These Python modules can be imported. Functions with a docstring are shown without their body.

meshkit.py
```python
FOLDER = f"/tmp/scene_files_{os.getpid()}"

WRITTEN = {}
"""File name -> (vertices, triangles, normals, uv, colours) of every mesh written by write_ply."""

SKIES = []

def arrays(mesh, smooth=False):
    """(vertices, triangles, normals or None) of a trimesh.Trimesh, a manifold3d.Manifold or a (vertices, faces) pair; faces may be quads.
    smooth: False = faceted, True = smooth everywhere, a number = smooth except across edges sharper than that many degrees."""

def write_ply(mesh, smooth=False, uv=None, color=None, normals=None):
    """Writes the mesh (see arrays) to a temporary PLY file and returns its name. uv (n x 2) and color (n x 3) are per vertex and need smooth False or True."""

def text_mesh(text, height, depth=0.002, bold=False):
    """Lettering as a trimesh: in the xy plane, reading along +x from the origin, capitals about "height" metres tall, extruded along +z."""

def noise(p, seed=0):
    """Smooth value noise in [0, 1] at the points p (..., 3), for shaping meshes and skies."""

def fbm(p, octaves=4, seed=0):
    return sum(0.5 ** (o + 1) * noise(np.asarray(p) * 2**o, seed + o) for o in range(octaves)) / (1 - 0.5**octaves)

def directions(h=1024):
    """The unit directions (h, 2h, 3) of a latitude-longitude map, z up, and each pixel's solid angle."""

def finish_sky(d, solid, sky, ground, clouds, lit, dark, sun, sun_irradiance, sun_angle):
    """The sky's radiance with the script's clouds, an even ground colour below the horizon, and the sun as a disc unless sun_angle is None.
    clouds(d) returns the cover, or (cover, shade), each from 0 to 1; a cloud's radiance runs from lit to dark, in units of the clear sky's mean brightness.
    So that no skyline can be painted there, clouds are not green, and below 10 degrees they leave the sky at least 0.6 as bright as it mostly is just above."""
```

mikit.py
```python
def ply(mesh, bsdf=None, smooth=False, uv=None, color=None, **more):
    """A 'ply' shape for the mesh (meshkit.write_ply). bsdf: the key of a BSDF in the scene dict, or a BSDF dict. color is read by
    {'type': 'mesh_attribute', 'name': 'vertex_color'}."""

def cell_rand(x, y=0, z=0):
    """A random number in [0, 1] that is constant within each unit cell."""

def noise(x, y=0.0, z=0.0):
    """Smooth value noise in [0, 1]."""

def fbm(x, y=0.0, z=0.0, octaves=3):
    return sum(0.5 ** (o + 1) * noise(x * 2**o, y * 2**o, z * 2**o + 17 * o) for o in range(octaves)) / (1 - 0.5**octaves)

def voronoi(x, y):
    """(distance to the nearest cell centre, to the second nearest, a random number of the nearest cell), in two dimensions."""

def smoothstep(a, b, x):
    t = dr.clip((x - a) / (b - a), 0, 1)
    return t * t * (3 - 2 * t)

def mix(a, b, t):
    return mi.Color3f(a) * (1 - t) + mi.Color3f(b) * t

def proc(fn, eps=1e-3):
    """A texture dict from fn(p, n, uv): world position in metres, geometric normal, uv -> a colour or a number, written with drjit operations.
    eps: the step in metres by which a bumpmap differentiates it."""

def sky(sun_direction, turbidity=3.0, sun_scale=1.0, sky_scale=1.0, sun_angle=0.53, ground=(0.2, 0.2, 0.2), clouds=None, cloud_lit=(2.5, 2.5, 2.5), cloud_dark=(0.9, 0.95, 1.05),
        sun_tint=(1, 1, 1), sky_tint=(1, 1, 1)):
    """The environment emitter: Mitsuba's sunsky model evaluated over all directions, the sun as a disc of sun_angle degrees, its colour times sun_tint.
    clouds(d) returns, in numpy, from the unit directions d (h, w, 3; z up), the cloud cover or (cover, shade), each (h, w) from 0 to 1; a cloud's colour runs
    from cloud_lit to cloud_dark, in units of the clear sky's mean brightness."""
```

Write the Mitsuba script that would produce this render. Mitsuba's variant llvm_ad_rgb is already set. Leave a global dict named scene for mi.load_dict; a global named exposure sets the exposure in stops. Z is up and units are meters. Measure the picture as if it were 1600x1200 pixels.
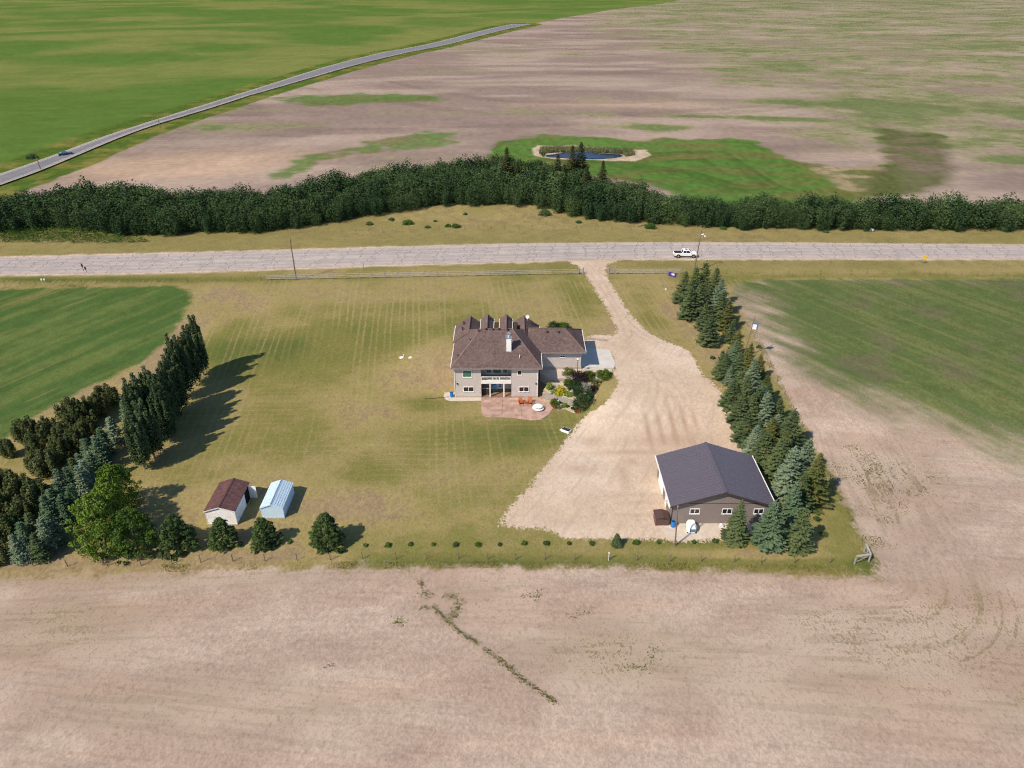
import math
import random

import drjit as dr
import manifold3d as m3
import mitsuba as mi
import numpy as np
import shapely
import shapely.geometry as sg
import trimesh

import meshkit
import mikit
from mikit import cell_rand, mix, proc, smoothstep

T = mi.ScalarTransform4f
scene, labels = {}, {}

# ---------------------------------------------------------------- camera, sky, exposure
EYE = 66.5
scene["camera"] = {
    "type": "perspective", "fov": 69.649, "fov_axis": "x", "near_clip": 1.0, "far_clip": 40000.0,
    "to_world": T().look_at(origin=[0, 0, EYE], target=[0, math.cos(math.radians(30)), EYE - 0.5], up=[0, 0, 1]),
}
scene["sky"] = mikit.sky([-0.542, -0.455, 0.707], turbidity=3.0, sun_tint=(0.95, 0.985, 1.075))
exposure = 1.88


# ---------------------------------------------------------------- the land
def ss(a, b, x):
    t = np.clip((x - a) / (b - a), 0, 1)
    return t * t * (3 - 2 * t)


def hgt(x, y):
    """Height of the land in metres: a walk-out lot that climbs from the lower lawn to the road, a bank behind it, rolling fields beyond."""
    x, y = np.asarray(x, float), np.asarray(y, float)
    wl, wr = ss(-12, -24, x), ss(10, 17, x)
    h = 2.4 * (ss(111.2, 121, y) * (1 - wl) * (1 - wr) + ss(98, 150, y) * wl + ss(90, 112, y) * wr)
    h = h + 2.0 * np.exp(-((x + 7) / 34) ** 2 - ((y - 213) / 8) ** 2)
    far = ss(250, 340, y)
    h = h + far * (1.5 * np.sin(x / 71 + 0.5) * np.sin(y / 57 + 1) + 2.0 * np.sin(x / 133 - y / 91) + 1.0)
    d = ((x - 26.5) / 15.5) ** 2 + ((y - 295.5) / 7.5) ** 2
    return h - 1.0 * np.exp(-d * d)


# ---------------------------------------------------------------- mesh helpers
class MB:
    """Collects simple solids into one mesh."""

    def __init__(self):
        self.v, self.f, self.n = [], [], 0

    def add(self, v, f):
        v, f = np.asarray(v, float), np.asarray(f, int)
        self.v.append(v)
        self.f.append(f + self.n)
        self.n += len(v)
        return self

    def box(self, x0, x1, y0, y1, z0, z1):
        v = [(x, y, z) for x in (x0, x1) for y in (y0, y1) for z in (z0, z1)]
        q = [(0, 1, 3, 2), (4, 6, 7, 5), (0, 4, 5, 1), (2, 3, 7, 6), (0, 2, 6, 4), (1, 5, 7, 3)]
        return self.add(v, [t for a, b, c, d in q for t in ((a, b, c), (a, c, d))])

    def bar(self, p, q, w, h, up=(0, 0, 1)):
        """A straight bar of section w x h from p to q."""
        p, q = np.asarray(p, float), np.asarray(q, float)
        d = (q - p) / np.linalg.norm(q - p)
        s = np.cross(d, up)
        s = s / np.linalg.norm(s) if np.linalg.norm(s) > 1e-6 else np.array([1.0, 0, 0])
        u = np.cross(s, d)
        v = [e + a * s * w / 2 + b * u * h / 2 for e in (p, q) for a in (-1, 1) for b in (-1, 1)]
        f = [(0, 1, 3, 2), (4, 6, 7, 5), (0, 4, 5, 1), (2, 3, 7, 6), (0, 2, 6, 4), (1, 5, 7, 3)]
        return self.add(v, [t for a, b, c, e in f for t in ((a, b, c), (a, c, e))])

    def tube(self, pts, radii, n=8):
        pts = np.asarray(pts, float)
        radii = np.broadcast_to(radii, (len(pts),))
        t = np.gradient(pts, axis=0)
        t /= np.linalg.norm(t, axis=1, keepdims=True)
        ref = np.where(np.abs(t[:, 2:]) < 0.9, [[0, 0, 1.0]], [[1.0, 0, 0]])
        a = np.cross(t, ref)
        a /= np.linalg.norm(a, axis=1, keepdims=True)
        b = np.cross(t, a)
        g = np.arange(n) * 2 * np.pi / n
        v = pts[:, None] + radii[:, None, None] * (np.cos(g)[None, :, None] * a[:, None] + np.sin(g)[None, :, None] * b[:, None])
        f = []
        for i in range(len(pts) - 1):
            for j in range(n):
                k = (j + 1) % n
                f += [(i * n + j, i * n + k, (i + 1) * n + k), (i * n + j, (i + 1) * n + k, (i + 1) * n + j)]
        m = (len(pts) - 1) * n
        f += [(0, j + 1, j) for j in range(1, n - 1)] + [(m, m + j, m + j + 1) for j in range(1, n - 1)]
        return self.add(v.reshape(-1, 3), f)

    def lathe(self, prof, n=20, at=(0, 0, 0)):
        prof = np.asarray(prof, float)
        g = np.arange(n) * 2 * np.pi / n
        v = np.array([(r * math.cos(a), r * math.sin(a), z) for r, z in prof for a in g]) + np.asarray(at)
        f = []
        for i in range(len(prof) - 1):
            for j in range(n):
                k = (j + 1) % n
                f += [(i * n + j, i * n + k, (i + 1) * n + k), (i * n + j, (i + 1) * n + k, (i + 1) * n + j)]
        return self.add(v, f)

    def poly(self, *faces):
        for p in faces:
            self.add(p, [(0, i, i + 1) for i in range(1, len(p) - 1)])
        return self

    def prism(self, poly, z0, z1):
        poly = poly if hasattr(poly, "geoms") or hasattr(poly, "exterior") else sg.Polygon(poly)
        for g in getattr(poly, "geoms", [poly]):
            m = trimesh.creation.extrude_polygon(g, z1 - z0, engine="earcut")
            self.add(m.vertices + [0, 0, z0], m.faces)
        return self

    def hull(self, pts):
        m = m3.Manifold.hull_points(np.asarray(pts, float)).to_mesh()
        return self.add(m.vert_properties[:, :3], m.tri_verts)

    def move(self, M):
        """The same pieces under a 4 x 4 matrix."""
        M = np.asarray(M, float)
        self.v = [v @ M[:3, :3].T + M[:3, 3] for v in self.v]
        return self

    def get(self):
        return np.vstack(self.v), np.vstack(self.f)


def place(x, y, z=0.0, rot=0.0, s=1.0):
    return T().translate([float(x), float(y), float(z)]).rotate([0, 0, 1], float(rot)).scale(float(s))


def free(key):
    if key not in scene and key not in labels:
        return key
    n = 1
    while f"{key}_{n:03d}" in scene or f"{key}_{n:03d}" in labels:
        n += 1
    return f"{key}_{n:03d}"


def thing(name, label, cat, group=None):
    key = free(name)
    labels[key] = {"label": label, "category": cat}
    if group:
        labels[key]["group"] = group
    return key


def part(parent, name, mesh, bsdf=None, tw=None, label=None, kind=None, smooth=False):
    key = free(parent + "__" + name)
    d = dict(mesh) if isinstance(mesh, dict) else mikit.ply(mesh.get() if isinstance(mesh, MB) else mesh, bsdf, smooth=smooth)
    if tw is not None:
        d["to_world"] = tw
    scene[key] = d
    if label or kind:
        labels[key] = {**({"label": label} if label else {}), **({"kind": kind} if kind else {})}
    return key


def solo(name, label, cat, mesh, bsdf, group=None, smooth=False, tw=None):
    """A thing that is one mesh."""
    key = thing(name, label, cat, group)
    scene[key] = mikit.ply(mesh.get() if isinstance(mesh, MB) else mesh, bsdf, smooth=smooth)
    if tw is not None:
        scene[key]["to_world"] = tw
    return key


def structure(name, label, mesh, bsdf, smooth=False):
    scene[name] = mikit.ply(mesh.get() if isinstance(mesh, MB) else mesh, bsdf, smooth=smooth)
    labels[name] = {"label": label, "kind": "structure"}


def stuff(name, label, mesh, bsdf):
    scene[name] = mikit.ply(mesh.get() if isinstance(mesh, MB) else mesh, bsdf)
    labels[name] = {"label": label, "kind": "stuff"}


# ---------------------------------------------------------------- plain materials
def rgb(c):
    return {"type": "rgb", "value": [float(v) for v in c]}


def matte(name, c):
    scene[name] = {"type": "twosided", "b": {"type": "diffuse", "reflectance": rgb(c) if isinstance(c, (tuple, list)) else proc(c)}}


def gloss(name, c, rough=0.4, metal=0.0, spec=0.5, coat=0.0):
    scene[name] = {"type": "twosided", "b": {"type": "principled", "base_color": rgb(c) if isinstance(c, (tuple, list)) else proc(c), "roughness": rough, "metallic": metal, "specular": spec, "clearcoat": coat}}


def n2(x, y):
    """Smooth noise in the plane."""
    ix, iy = dr.floor(x), dr.floor(y)
    tx, ty = x - ix, y - iy
    tx, ty = tx * tx * (3 - 2 * tx), ty * ty * (3 - 2 * ty)
    return dr.lerp(dr.lerp(cell_rand(ix, iy), cell_rand(ix + 1, iy), tx), dr.lerp(cell_rand(ix, iy + 1), cell_rand(ix + 1, iy + 1), tx), ty)


def f2(x, y, o=3):
    return sum(0.5 ** (k + 1) * n2(x * 2**k + 31 * k, y * 2**k + 57 * k) for k in range(o)) / (1 - 0.5**o)


def grainy(c, amp=0.25, f=8.0):
    def fn(p, n, uv):
        return mi.Color3f(*c) * (1 + amp * (2 * f2(p.x * f + p.z * f * 0.7, p.y * f + p.z * f, 2) - 1))
    return fn


# ---------------------------------------------------------------- outlines of the land, in metres
DRIVE = [(9.81, 173.03), (13.33, 171.25), (15.76, 168.2), (16.92, 163.6), (17.92, 158.02), (19.48, 147.76), (20.44, 140.42), (20.89, 134.24), (20.75, 131.02), (19.86, 129.88), (15.76, 130.44), (14.36, 128.75), (13.79, 123.6), (18.75, 123.6), (18.56, 116.1), (17.77, 114.21), (18.51, 113.75), (18.79, 112.37), (18.19, 110.22), (16.89, 107.55), (15.29, 105.5), (12.97, 104.37), (11.82, 103.22), (10.54, 101.64), (10.08, 99.59), (7.92, 96.49), (6.2, 92.34), (4.84, 90.04), (2.61, 85.36), (0.64, 82.28), (-0.71, 80.04), (-0.97, 78.55), (-1.65, 76.83), (0.95, 76.18), (4.23, 76.18), (5.75, 75.54), (7.13, 74.28), (11.01, 74.03), (16.93, 74.03), (19.66, 74.16), (21.22, 73.42), (22.78, 73.66), (27.8, 74.16), (29.8, 74.66), (34.79, 75.67), (37.12, 82.43), (36.83, 93.16), (36.42, 95.43), (36.77, 98.87), (36.16, 103.33), (36.05, 107.01), (35.41, 110.84), (33.94, 114.21), (33.81, 117.79), (33.65, 122.56), (31.86, 125.73), (29.76, 127.64), (27.25, 131.3), (25.88, 134.84), (24.72, 140.42), (23.57, 147.07), (22.74, 155.35), (22.09, 161.17), (22.24, 165.25), (23.43, 169.06), (26.09, 171.69), (29.32, 173.48), (22.43, 175.76)]
FIELD_E = [(49.35, 154.6), (51, 156.49), (53.5, 157.64), (59.1, 159.19), (118.44, 159.58), (221.63, 159.19), (73.65, 26.8), (-83.47, 26.8), (-166.42, 66.84), (-63.6, 67.17), (-54.22, 67.5), (-44.13, 68.16), (-30.62, 68.61), (-19.4, 68.94), (0, 68.94), (12.91, 68.72), (24.1, 68.27), (39.03, 67.39), (45.66, 67.61), (46.44, 70.55), (46.93, 79.63), (47.51, 90.36), (47.41, 97.67), (46.75, 106.83), (46.98, 120.51), (47.87, 136.66), (48.6, 148.45)]
CROP_E = [(51, 156.49), (59.1, 159.19), (118.91, 160.37), (224.77, 161.97), (146.84, 91.62), (81.08, 96.48), (73.55, 101.92), (66.8, 105.8), (59.62, 112.37), (56.35, 120.51), (55.77, 131.3), (57.15, 143.68), (55.8, 150.58), (51.95, 154.6)]
CROP_W = [(-249.68, 158.02), (-114.76, 153.49), (-93.79, 154.6), (-77.07, 155.35), (-71.88, 152.39), (-69.33, 147.11), (-68.28, 137.13), (-67.87, 130.05), (-68.72, 122.91), (-71.65, 118.03), (-75.39, 113.6), (-78.08, 107.76), (-80.98, 103.13), (-81.48, 96.85), (-101.04, 57.44)]
ROAD = [(-201.32, 168.63), (-126.81, 173.48), (-96.13, 175.76), (-64.79, 178.08), (-32.83, 180.95), (0, 183.88), (33.42, 184.88), (66.84, 184.88), (99.81, 183.88), (132.48, 182.9), (212.43, 179.98), (202.59, 169.93), (126.54, 173.03), (94.9, 173.03), (63.27, 173.03), (31.63, 173.03), (15.75, 172.13), (0, 170.81), (-30.97, 168.63), (-61.05, 165.66), (-90.46, 163.19), (-120.12, 162.38), (-190.55, 157.64)]
HIGHWAY = [(-223.35, 174.84), (-188.23, 203.33), (-180.06, 228.67), (-175.66, 254.58), (-168.43, 286.41), (-160.13, 326.51), (-155.43, 370.84), (-148.71, 417.4), (-132.71, 497.64), (-102.46, 642.92), (0, 907.29), (21.49, 914.77), (-82.06, 643.6), (-118.29, 496.17), (-139.9, 416.61), (-149.14, 354.59), (-155.27, 315.48), (-161.17, 278.18), (-166.82, 239.89), (-170.83, 215.04), (-178.21, 190.53), (-209.78, 161.97)]
PATIO = [(-5.38, 110.36), (-5.19, 105.23), (-4.84, 104.43), (-4.4, 104.03), (-1.61, 104.03), (0, 103.83), (1.6, 103.43), (3.2, 103.04), (4.8, 103.24), (6.26, 104.83), (7.12, 107.07), (6.98, 108.75), (6.03, 109.82), (5.04, 110.36)]
NEAR = [(-283.43, 184.38), (-145.15, 203.92), (-125.53, 208.12), (-110.85, 212.48), (-83.68, 209.94), (-67.05, 217.43), (-48.81, 233.04), (-33.65, 242.25), (-4.34, 251.26), (14.93, 246.28), (29.4, 223.31), (48.04, 208.4), (92.07, 207.51), (146.58, 206.3), (273.49, 205.11), (73.65, 26.8), (-83.47, 26.8)]
BELT = [(-159.27, 203.33), (-148.05, 208.74), (-130.3, 213.75), (-113.44, 218.31), (-92.53, 208.73), (-83.68, 209.94), (-66.69, 216.07), (-48.81, 233.04), (-33.65, 242.25), (-17.17, 247.92), (-4.34, 251.26), (14.93, 246.28), (29.11, 220.81), (40.13, 216.86), (47.47, 205.5), (63.8, 205.07), (90.94, 204.51), (145.15, 203.92), (158.88, 202.74), (152.91, 193.74), (139.34, 194.28), (104.51, 194.28), (69.83, 194.83), (53, 197.59), (37.44, 199.78), (28.77, 201.86), (21.74, 203.7), (14.65, 206.5), (5.58, 210.86), (0, 211.4), (-20.5, 211.43), (-29.58, 209.11), (-36.71, 207.01), (-46.98, 203), (-58.02, 196.47), (-66.03, 193.74), (-69.4, 190.53), (-74.72, 193.74), (-86.48, 192.66), (-95.93, 188.44), (-106.24, 190.53), (-119.28, 195.92), (-129.19, 194.83), (-137.72, 191.59), (-150.1, 189.48)]
NEAR_P, FIELD_P, CROPW_P, CROPE_P = (sg.Polygon(q).buffer(0) for q in (NEAR, FIELD_E, CROP_W, CROP_E))


def sdf(poly, x, y):
    """Distance to the outline, positive inside."""
    d, inside = mi.Float(1e9), mi.Bool(False)
    for (ax, ay), (bx, by) in zip(poly, poly[1:] + poly[:1]):
        ex, ey = bx - ax, by - ay
        t = dr.clip(((x - ax) * ex + (y - ay) * ey) * (1 / (ex * ex + ey * ey + 1e-9)), 0, 1)
        d = dr.minimum(d, dr.square(x - ax - ex * t) + dr.square(y - ay - ey * t))
        if abs(ey) > 1e-6:
            inside ^= ((ay > y) != (by > y)) & (x < ex / ey * (y - ay) + ax)
    return dr.select(inside, 1, -1) * dr.sqrt(d)


def blobs(spots, x, y):
    """Soft-edged patches: (centre, radius along x, radius along y, strength)."""
    out = mi.Float(0)
    for (cx, cy), rx, ry, s in spots:
        out += s * dr.exp(-dr.square((x - cx) / rx) - dr.square((y - cy) / ry))
    return out


def lines(u, period, width):
    """1 on thin lines every period, 0 between."""
    t = dr.abs(u / period - dr.floor(u / period) - 0.5) * period
    return 1 - smoothstep(0.3 * width, width, t)


LUSH = [((-30.28, 130.05), 17, 9, 0.75), ((-45.97, 122.91), 14, 8, 0.55), ((-40.26, 106.2), 9, 8, 0.35), ((-21.8, 143.87), 14, 3, 0.4), ((2.85, 152.39), 14, 4, 0.25), ((14.69, 148.81), 4, 14, 0.6), ((-13.24, 108.11), 5, 3, 0.7), ((-3.1, 98.67), 16, 5, 0.6), ((5.77, 100.91), 6, 3, 0.5),
        ((-15.47, 90.04), 12, 5, 0.35), ((0, 83.88), 7, 5, 0.35), ((-35.18, 95.08), 10, 6, 0.25), ((28.57, 143.68), 3, 10, 0.35), ((23.63, 73.66), 8, 1.2, 0.6), ((4.07, 69.63), 40, 1.3, 0.75), ((46.96, 83.88), 1.5, 8, 0.6), ((45.31, 69.06), 3, 2, 0.9), ((-58.05, 126.4), 6, 6, 0.5), ((-50.26, 95.08), 8, 6, 0.25), ((-66.49, 159.19), 40, 1.5, 0.35), ((89.54, 161.17), 60, 2.0, 0.45), ((48.47, 158.02), 10, 3, 0.6), ((-100.47, 159.19), 26, 1.6, 0.9), ((-112.16, 192.12), 25, 3, 0.5)]
BARE = [((-14.27, 120.77), 9, 7, 0.6), ((-18.35, 114.23), 10, 4, 0.5), ((-26.12, 106.2), 10, 4, 0.3), ((35.44, 137.27), 4, 12, 0.9), ((37.37, 120.51), 3, 5, 0.8), ((31.31, 71.02), 9, 1.2, 0.9), ((-11.47, 114.23), 3, 8, 0.4), ((18.54, 132.76), 4, 4, 0.6), ((7.37, 101.49), 4, 2, 0.6), ((-22.9, 70.2), 3, 1.5, 0.7), ((-32.82, 70.55), 8, 1.2, 0.6), ((-54.5, 69.63), 25, 2.0, 0.8), ((-47.57, 74.41), 6, 3, 0.4), ((-53.68, 150.58), 22, 6, 0.45), ((-65.28, 132.59), 5, 14, 0.5), ((-65.65, 120.66), 5, 10, 0.7), ((-33.22, 87.65), 16, 7, 0.3), ((-21.33, 79.63), 12, 5, 0.3), ((-10.89, 204.34), 22, 5, 0.4), ((-78.95, 103.32), 8, 5, 0.9), ((-74.7, 112.16), 6, 4, 0.6)]
SOIL_WEED = [((55.74, 89.23), 6, 5, 1.0), ((54.15, 92.4), 4, 4, 0.6), ((53.05, 81.01), 8, 7, 0.7), ((41.86, 57.44), 9, 3.5, 0.9), ((51, 58.35), 12, 5, 0.7), ((55.83, 63.17), 8, 4, 0.5), ((35.82, 60.7), 5, 2.5, 0.7), ((12.63, 54.82), 9, 3, 0.9), ((10.93, 58.35), 7, 3, 0.5), ((-50.99, 61.19), 8, 2, 0.7), ((-55.57, 57.44), 9, 4, 0.7), ((-58.64, 66.84), 30, 1.3, 0.9), ((-3.81, 62.67), 5, 3, 0.5), ((56.99, 61.19), 8, 5, 0.5), ((47.66, 50.74), 22, 5, 0.6), ((-32.99, 49.21), 18, 4, 0.4), ((-47.58, 58.81), 6, 3, 0.5)]
WHEEL = [((21.92, 99.47), 0.45, 4.0, 1), ((23.88, 100.08), 0.45, 4.0, 1), ((26.06, 100.68), 0.45, 4.5, 1), ((28.05, 101.3), 0.45, 4.0, 1), ((29.86, 101.45), 0.4, 3.0, 0.7), ((24.27, 96.18), 8, 2.2, 0.8), ((17.88, 93.62), 6, 0.7, 0.6), ((12.7, 96.6), 1.6, 1.4, 0.7), ((10.12, 89.55), 3, 1.6, 0.6), ((16.61, 87.65), 1.0, 3.0, 0.7), ((18.36, 91.31), 1.2, 1.0, 0.6), ((16.85, 102.23), 2.5, 0.6, 0.4), ((5.24, 77.62), 4, 1.5, 0.3), ((22.67, 125.73), 2.0, 5.0, 0.3)]


def near_colour(p, n, uv):
    """Lawn, gravel, stubble and young crop: one map of the property and of the verges along its road."""
    x, y = p.x, p.y
    big, mid, fine = f2(x / 11, y / 8, 3), f2(x / 1.9, y / 1.6, 3), f2(x * 3.1, y * 2.3, 2)
    grit = n2(x * 7.3 + 5, y * 4.9)
    # grass: dry straw and patches that stay green
    g = 0.33 + 0.95 * (big - 0.5) + 0.9 * blobs(LUSH, x, y) - 0.75 * blobs(BARE, x, y) + 0.6 * (mid - 0.5) + 0.35 * (fine - 0.5)
    verge = smoothstep(165, 169, y)
    dry, thatch, green, deep = mi.Color3f(0.292, 0.244, 0.106), mi.Color3f(0.286, 0.222, 0.130), mi.Color3f(0.176, 0.172, 0.054), mi.Color3f(0.104, 0.128, 0.036)
    c = mix(thatch, dry, smoothstep(-0.25, 0.25, g))
    c = mix(c, green, smoothstep(0.15, 0.75, g))
    c = mix(c, deep, smoothstep(0.75, 1.35, g))
    # clippings left by the mower, along the lot and across it
    wob = 0.5 * (n2(x / 6, y / 15) - 0.5)
    u = x + wob + 0.11 * (y - 100)
    pair = dr.maximum(lines(u, 2.75, 0.32), 0.85 * lines(u + 1.15, 2.75, 0.32))
    swath = pair * (0.25 + 0.9 * smoothstep(0.3, 0.75, n2(u / 3 + 9, y / 16))) * (0.55 + 0.45 * smoothstep(118, 138, y)) + 0.5 * lines(y + wob - 0.03 * x, 1.35, 0.26) * smoothstep(0.3, 0.75, n2(x / 14, y / 5 + 40)) * smoothstep(122, 104, y)
    c = mix(c, mi.Color3f(0.335, 0.275, 0.150), dr.minimum(swath, 1) * 0.46 * smoothstep(160, 157.5, y) * smoothstep(78, 84, y) * (0.65 + 0.4 * fine))
    c = mix(c, mi.Color3f(0.226, 0.196, 0.082) * (0.75 + 0.5 * mid), verge * 0.55)
    c *= 0.58 + 0.32 * fine + 0.22 * mid + 0.30 * grit
    # gravel yard
    d0 = sdf(DRIVE, x, y)
    d = d0 + 0.9 * (mid - 0.5) + 1.0 * (fine - 0.5) + 0.5 * (grit - 0.5)
    gv = mix(mi.Color3f(0.530, 0.425, 0.328), mi.Color3f(0.590, 0.495, 0.400), smoothstep(0.3, 0.75, big))
    gv *= 0.72 + 0.17 * mid + 0.17 * fine + 0.22 * grit
    lane = smoothstep(122, 132, y) * smoothstep(172, 166, y)
    gv *= 1 - 0.13 * lane * (dr.exp(-dr.square((d0 - 1.5) / 0.35)) * smoothstep(0.2, 0.6, mid) + dr.exp(-dr.square((d0 - 2.9) / 0.3)))
    gv = mix(gv, mi.Color3f(0.36, 0.245, 0.17), dr.clip(blobs(WHEEL, x, y) * (0.35 + 0.7 * mid), 0, 0.8))
    streak = f2((x - 0.55 * y) * 1.3, (y + 0.55 * x) / 7, 2)
    gv = mix(gv, mi.Color3f(0.43, 0.340, 0.262), smoothstep(0.62, 0.82, streak) * 0.4)
    gv = mix(gv, mi.Color3f(0.29, 0.25, 0.12), smoothstep(0.66, 0.86, 0.5 * mid + 0.5 * fine) * 0.7 * smoothstep(1.6, 0.2, d))
    ruts = dr.exp(-dr.square((d0 - 6.5 - 1.5 * n2(x / 9, y / 9)) / 0.4)) + dr.exp(-dr.square((d0 - 8.3 - 1.5 * n2(x / 9, y / 9)) / 0.4)) + 0.6 * dr.exp(-dr.square((d0 - 4.2 - 2 * n2(x / 7 + 5, y / 7)) / 0.35))
    gv *= 1 - 0.10 * ruts * smoothstep(0.3, 0.6, n2(x / 6, y / 6 + 3))
    c = mix(c, gv, smoothstep(-0.30, 0.35, d))
    # stubble field round the lot: drill rows follow its outline
    e = sdf(FIELD_E, x, y)
    s = mix(mi.Color3f(0.385, 0.302, 0.246), mi.Color3f(0.450, 0.366, 0.300), smoothstep(0.32, 0.70, f2(x / 9 + 3, y / 4, 3)))
    edge_rows = smoothstep(16, 11, e + 5 * (n2(x / 20, y / 20) - 0.5))
    drill = f2(e * 2.3, 0.22 * (x - y), 2) * edge_rows + f2((y + 0.10 * x) * 2.3, 0.16 * x, 2) * (1 - edge_rows)
    rows = smoothstep(0.50, 0.72, drill)
    speck = smoothstep(0.62, 0.80, 0.5 * grit + 0.5 * n2(x * 3.3 + 7, y * 2.6))
    s *= (1 - 0.07 * rows - 0.24 * speck) * (0.66 + 0.16 * mid + 0.22 * fine + 0.34 * grit)
    s = mix(s, s * mi.Color3f(1.05, 0.97, 0.95), smoothstep(0.40, 0.8, f2(x / 14, y / 3, 2)) * 0.6)
    w = dr.clip(blobs(SOIL_WEED, x, y), 0, 1) * 0.75 + 0.22 * smoothstep(0.5, 0.8, big)
    s = mix(s, mi.Color3f(0.160, 0.135, 0.055), w * smoothstep(0.50, 0.70, 0.25 * mid + 0.35 * fine + 0.40 * grit + 0.10 * rows) * 0.8)
    s = mix(s, mi.Color3f(0.30, 0.242, 0.150), dr.clip(blobs(SOIL_WEED[7:], x, y), 0, 1) * 0.30)
    # young crop fading out to the south
    k = 3.5 + sdf(CROP_E, x, y) + 12 * (f2((x + 0.8 * y) / 3, (y - 0.8 * x) / 14, 3) - 0.5) + 5 * (mid - 0.5)
    band = 0.8 * f2((x + 0.62 * y) / 1.6, (y - 0.62 * x) / 20, 3) + 0.2 * fine
    crop = mix(mi.Color3f(0.094, 0.132, 0.046), mi.Color3f(0.142, 0.160, 0.062), smoothstep(0.38, 0.74, band))
    crop = mix(crop, mi.Color3f(0.150, 0.122, 0.090), smoothstep(0.55, 0.80, f2(x / 8, y / 6 + 11, 3)) * 0.45)
    crop = mix(crop, mi.Color3f(0.040, 0.105, 0.038), smoothstep(157, 163, y) * 0.7)
    s = mix(s, crop * (0.64 + 0.28 * mid + 0.28 * fine + 0.16 * grit), smoothstep(-7.5, 6.5, k) * (0.62 + 0.38 * smoothstep(0.15, 0.5, fine + 0.03 * k)))
    c = mix(c, s, smoothstep(-0.9, 0.9, e + 2.4 * (mid - 0.5) + 1.2 * (fine - 0.5)))
    # older crop west of the shelterbelt
    q = sdf(CROP_W, x, y)
    rw = lines(0.82 * x - 0.57 * y + 0.3 * n2(x / 3, y / 3), 0.9, 0.35)
    cw = mix(mi.Color3f(0.070, 0.126, 0.036), mi.Color3f(0.114, 0.158, 0.048), smoothstep(0.35, 0.72, f2((0.82 * x - 0.57 * y) / 2.2, (0.82 * y + 0.57 * x) / 18, 3)))
    cw = mix(cw, mi.Color3f(0.20, 0.18, 0.07), smoothstep(0.68, 0.84, f2((0.82 * x - 0.57 * y) / 1.6 + 7, (0.82 * y + 0.57 * x) / 22, 3)) * 0.6)
    cw *= (0.62 + 0.30 * mid + 0.28 * fine + 0.16 * grit) * (1 - 0.10 * rw)
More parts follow.
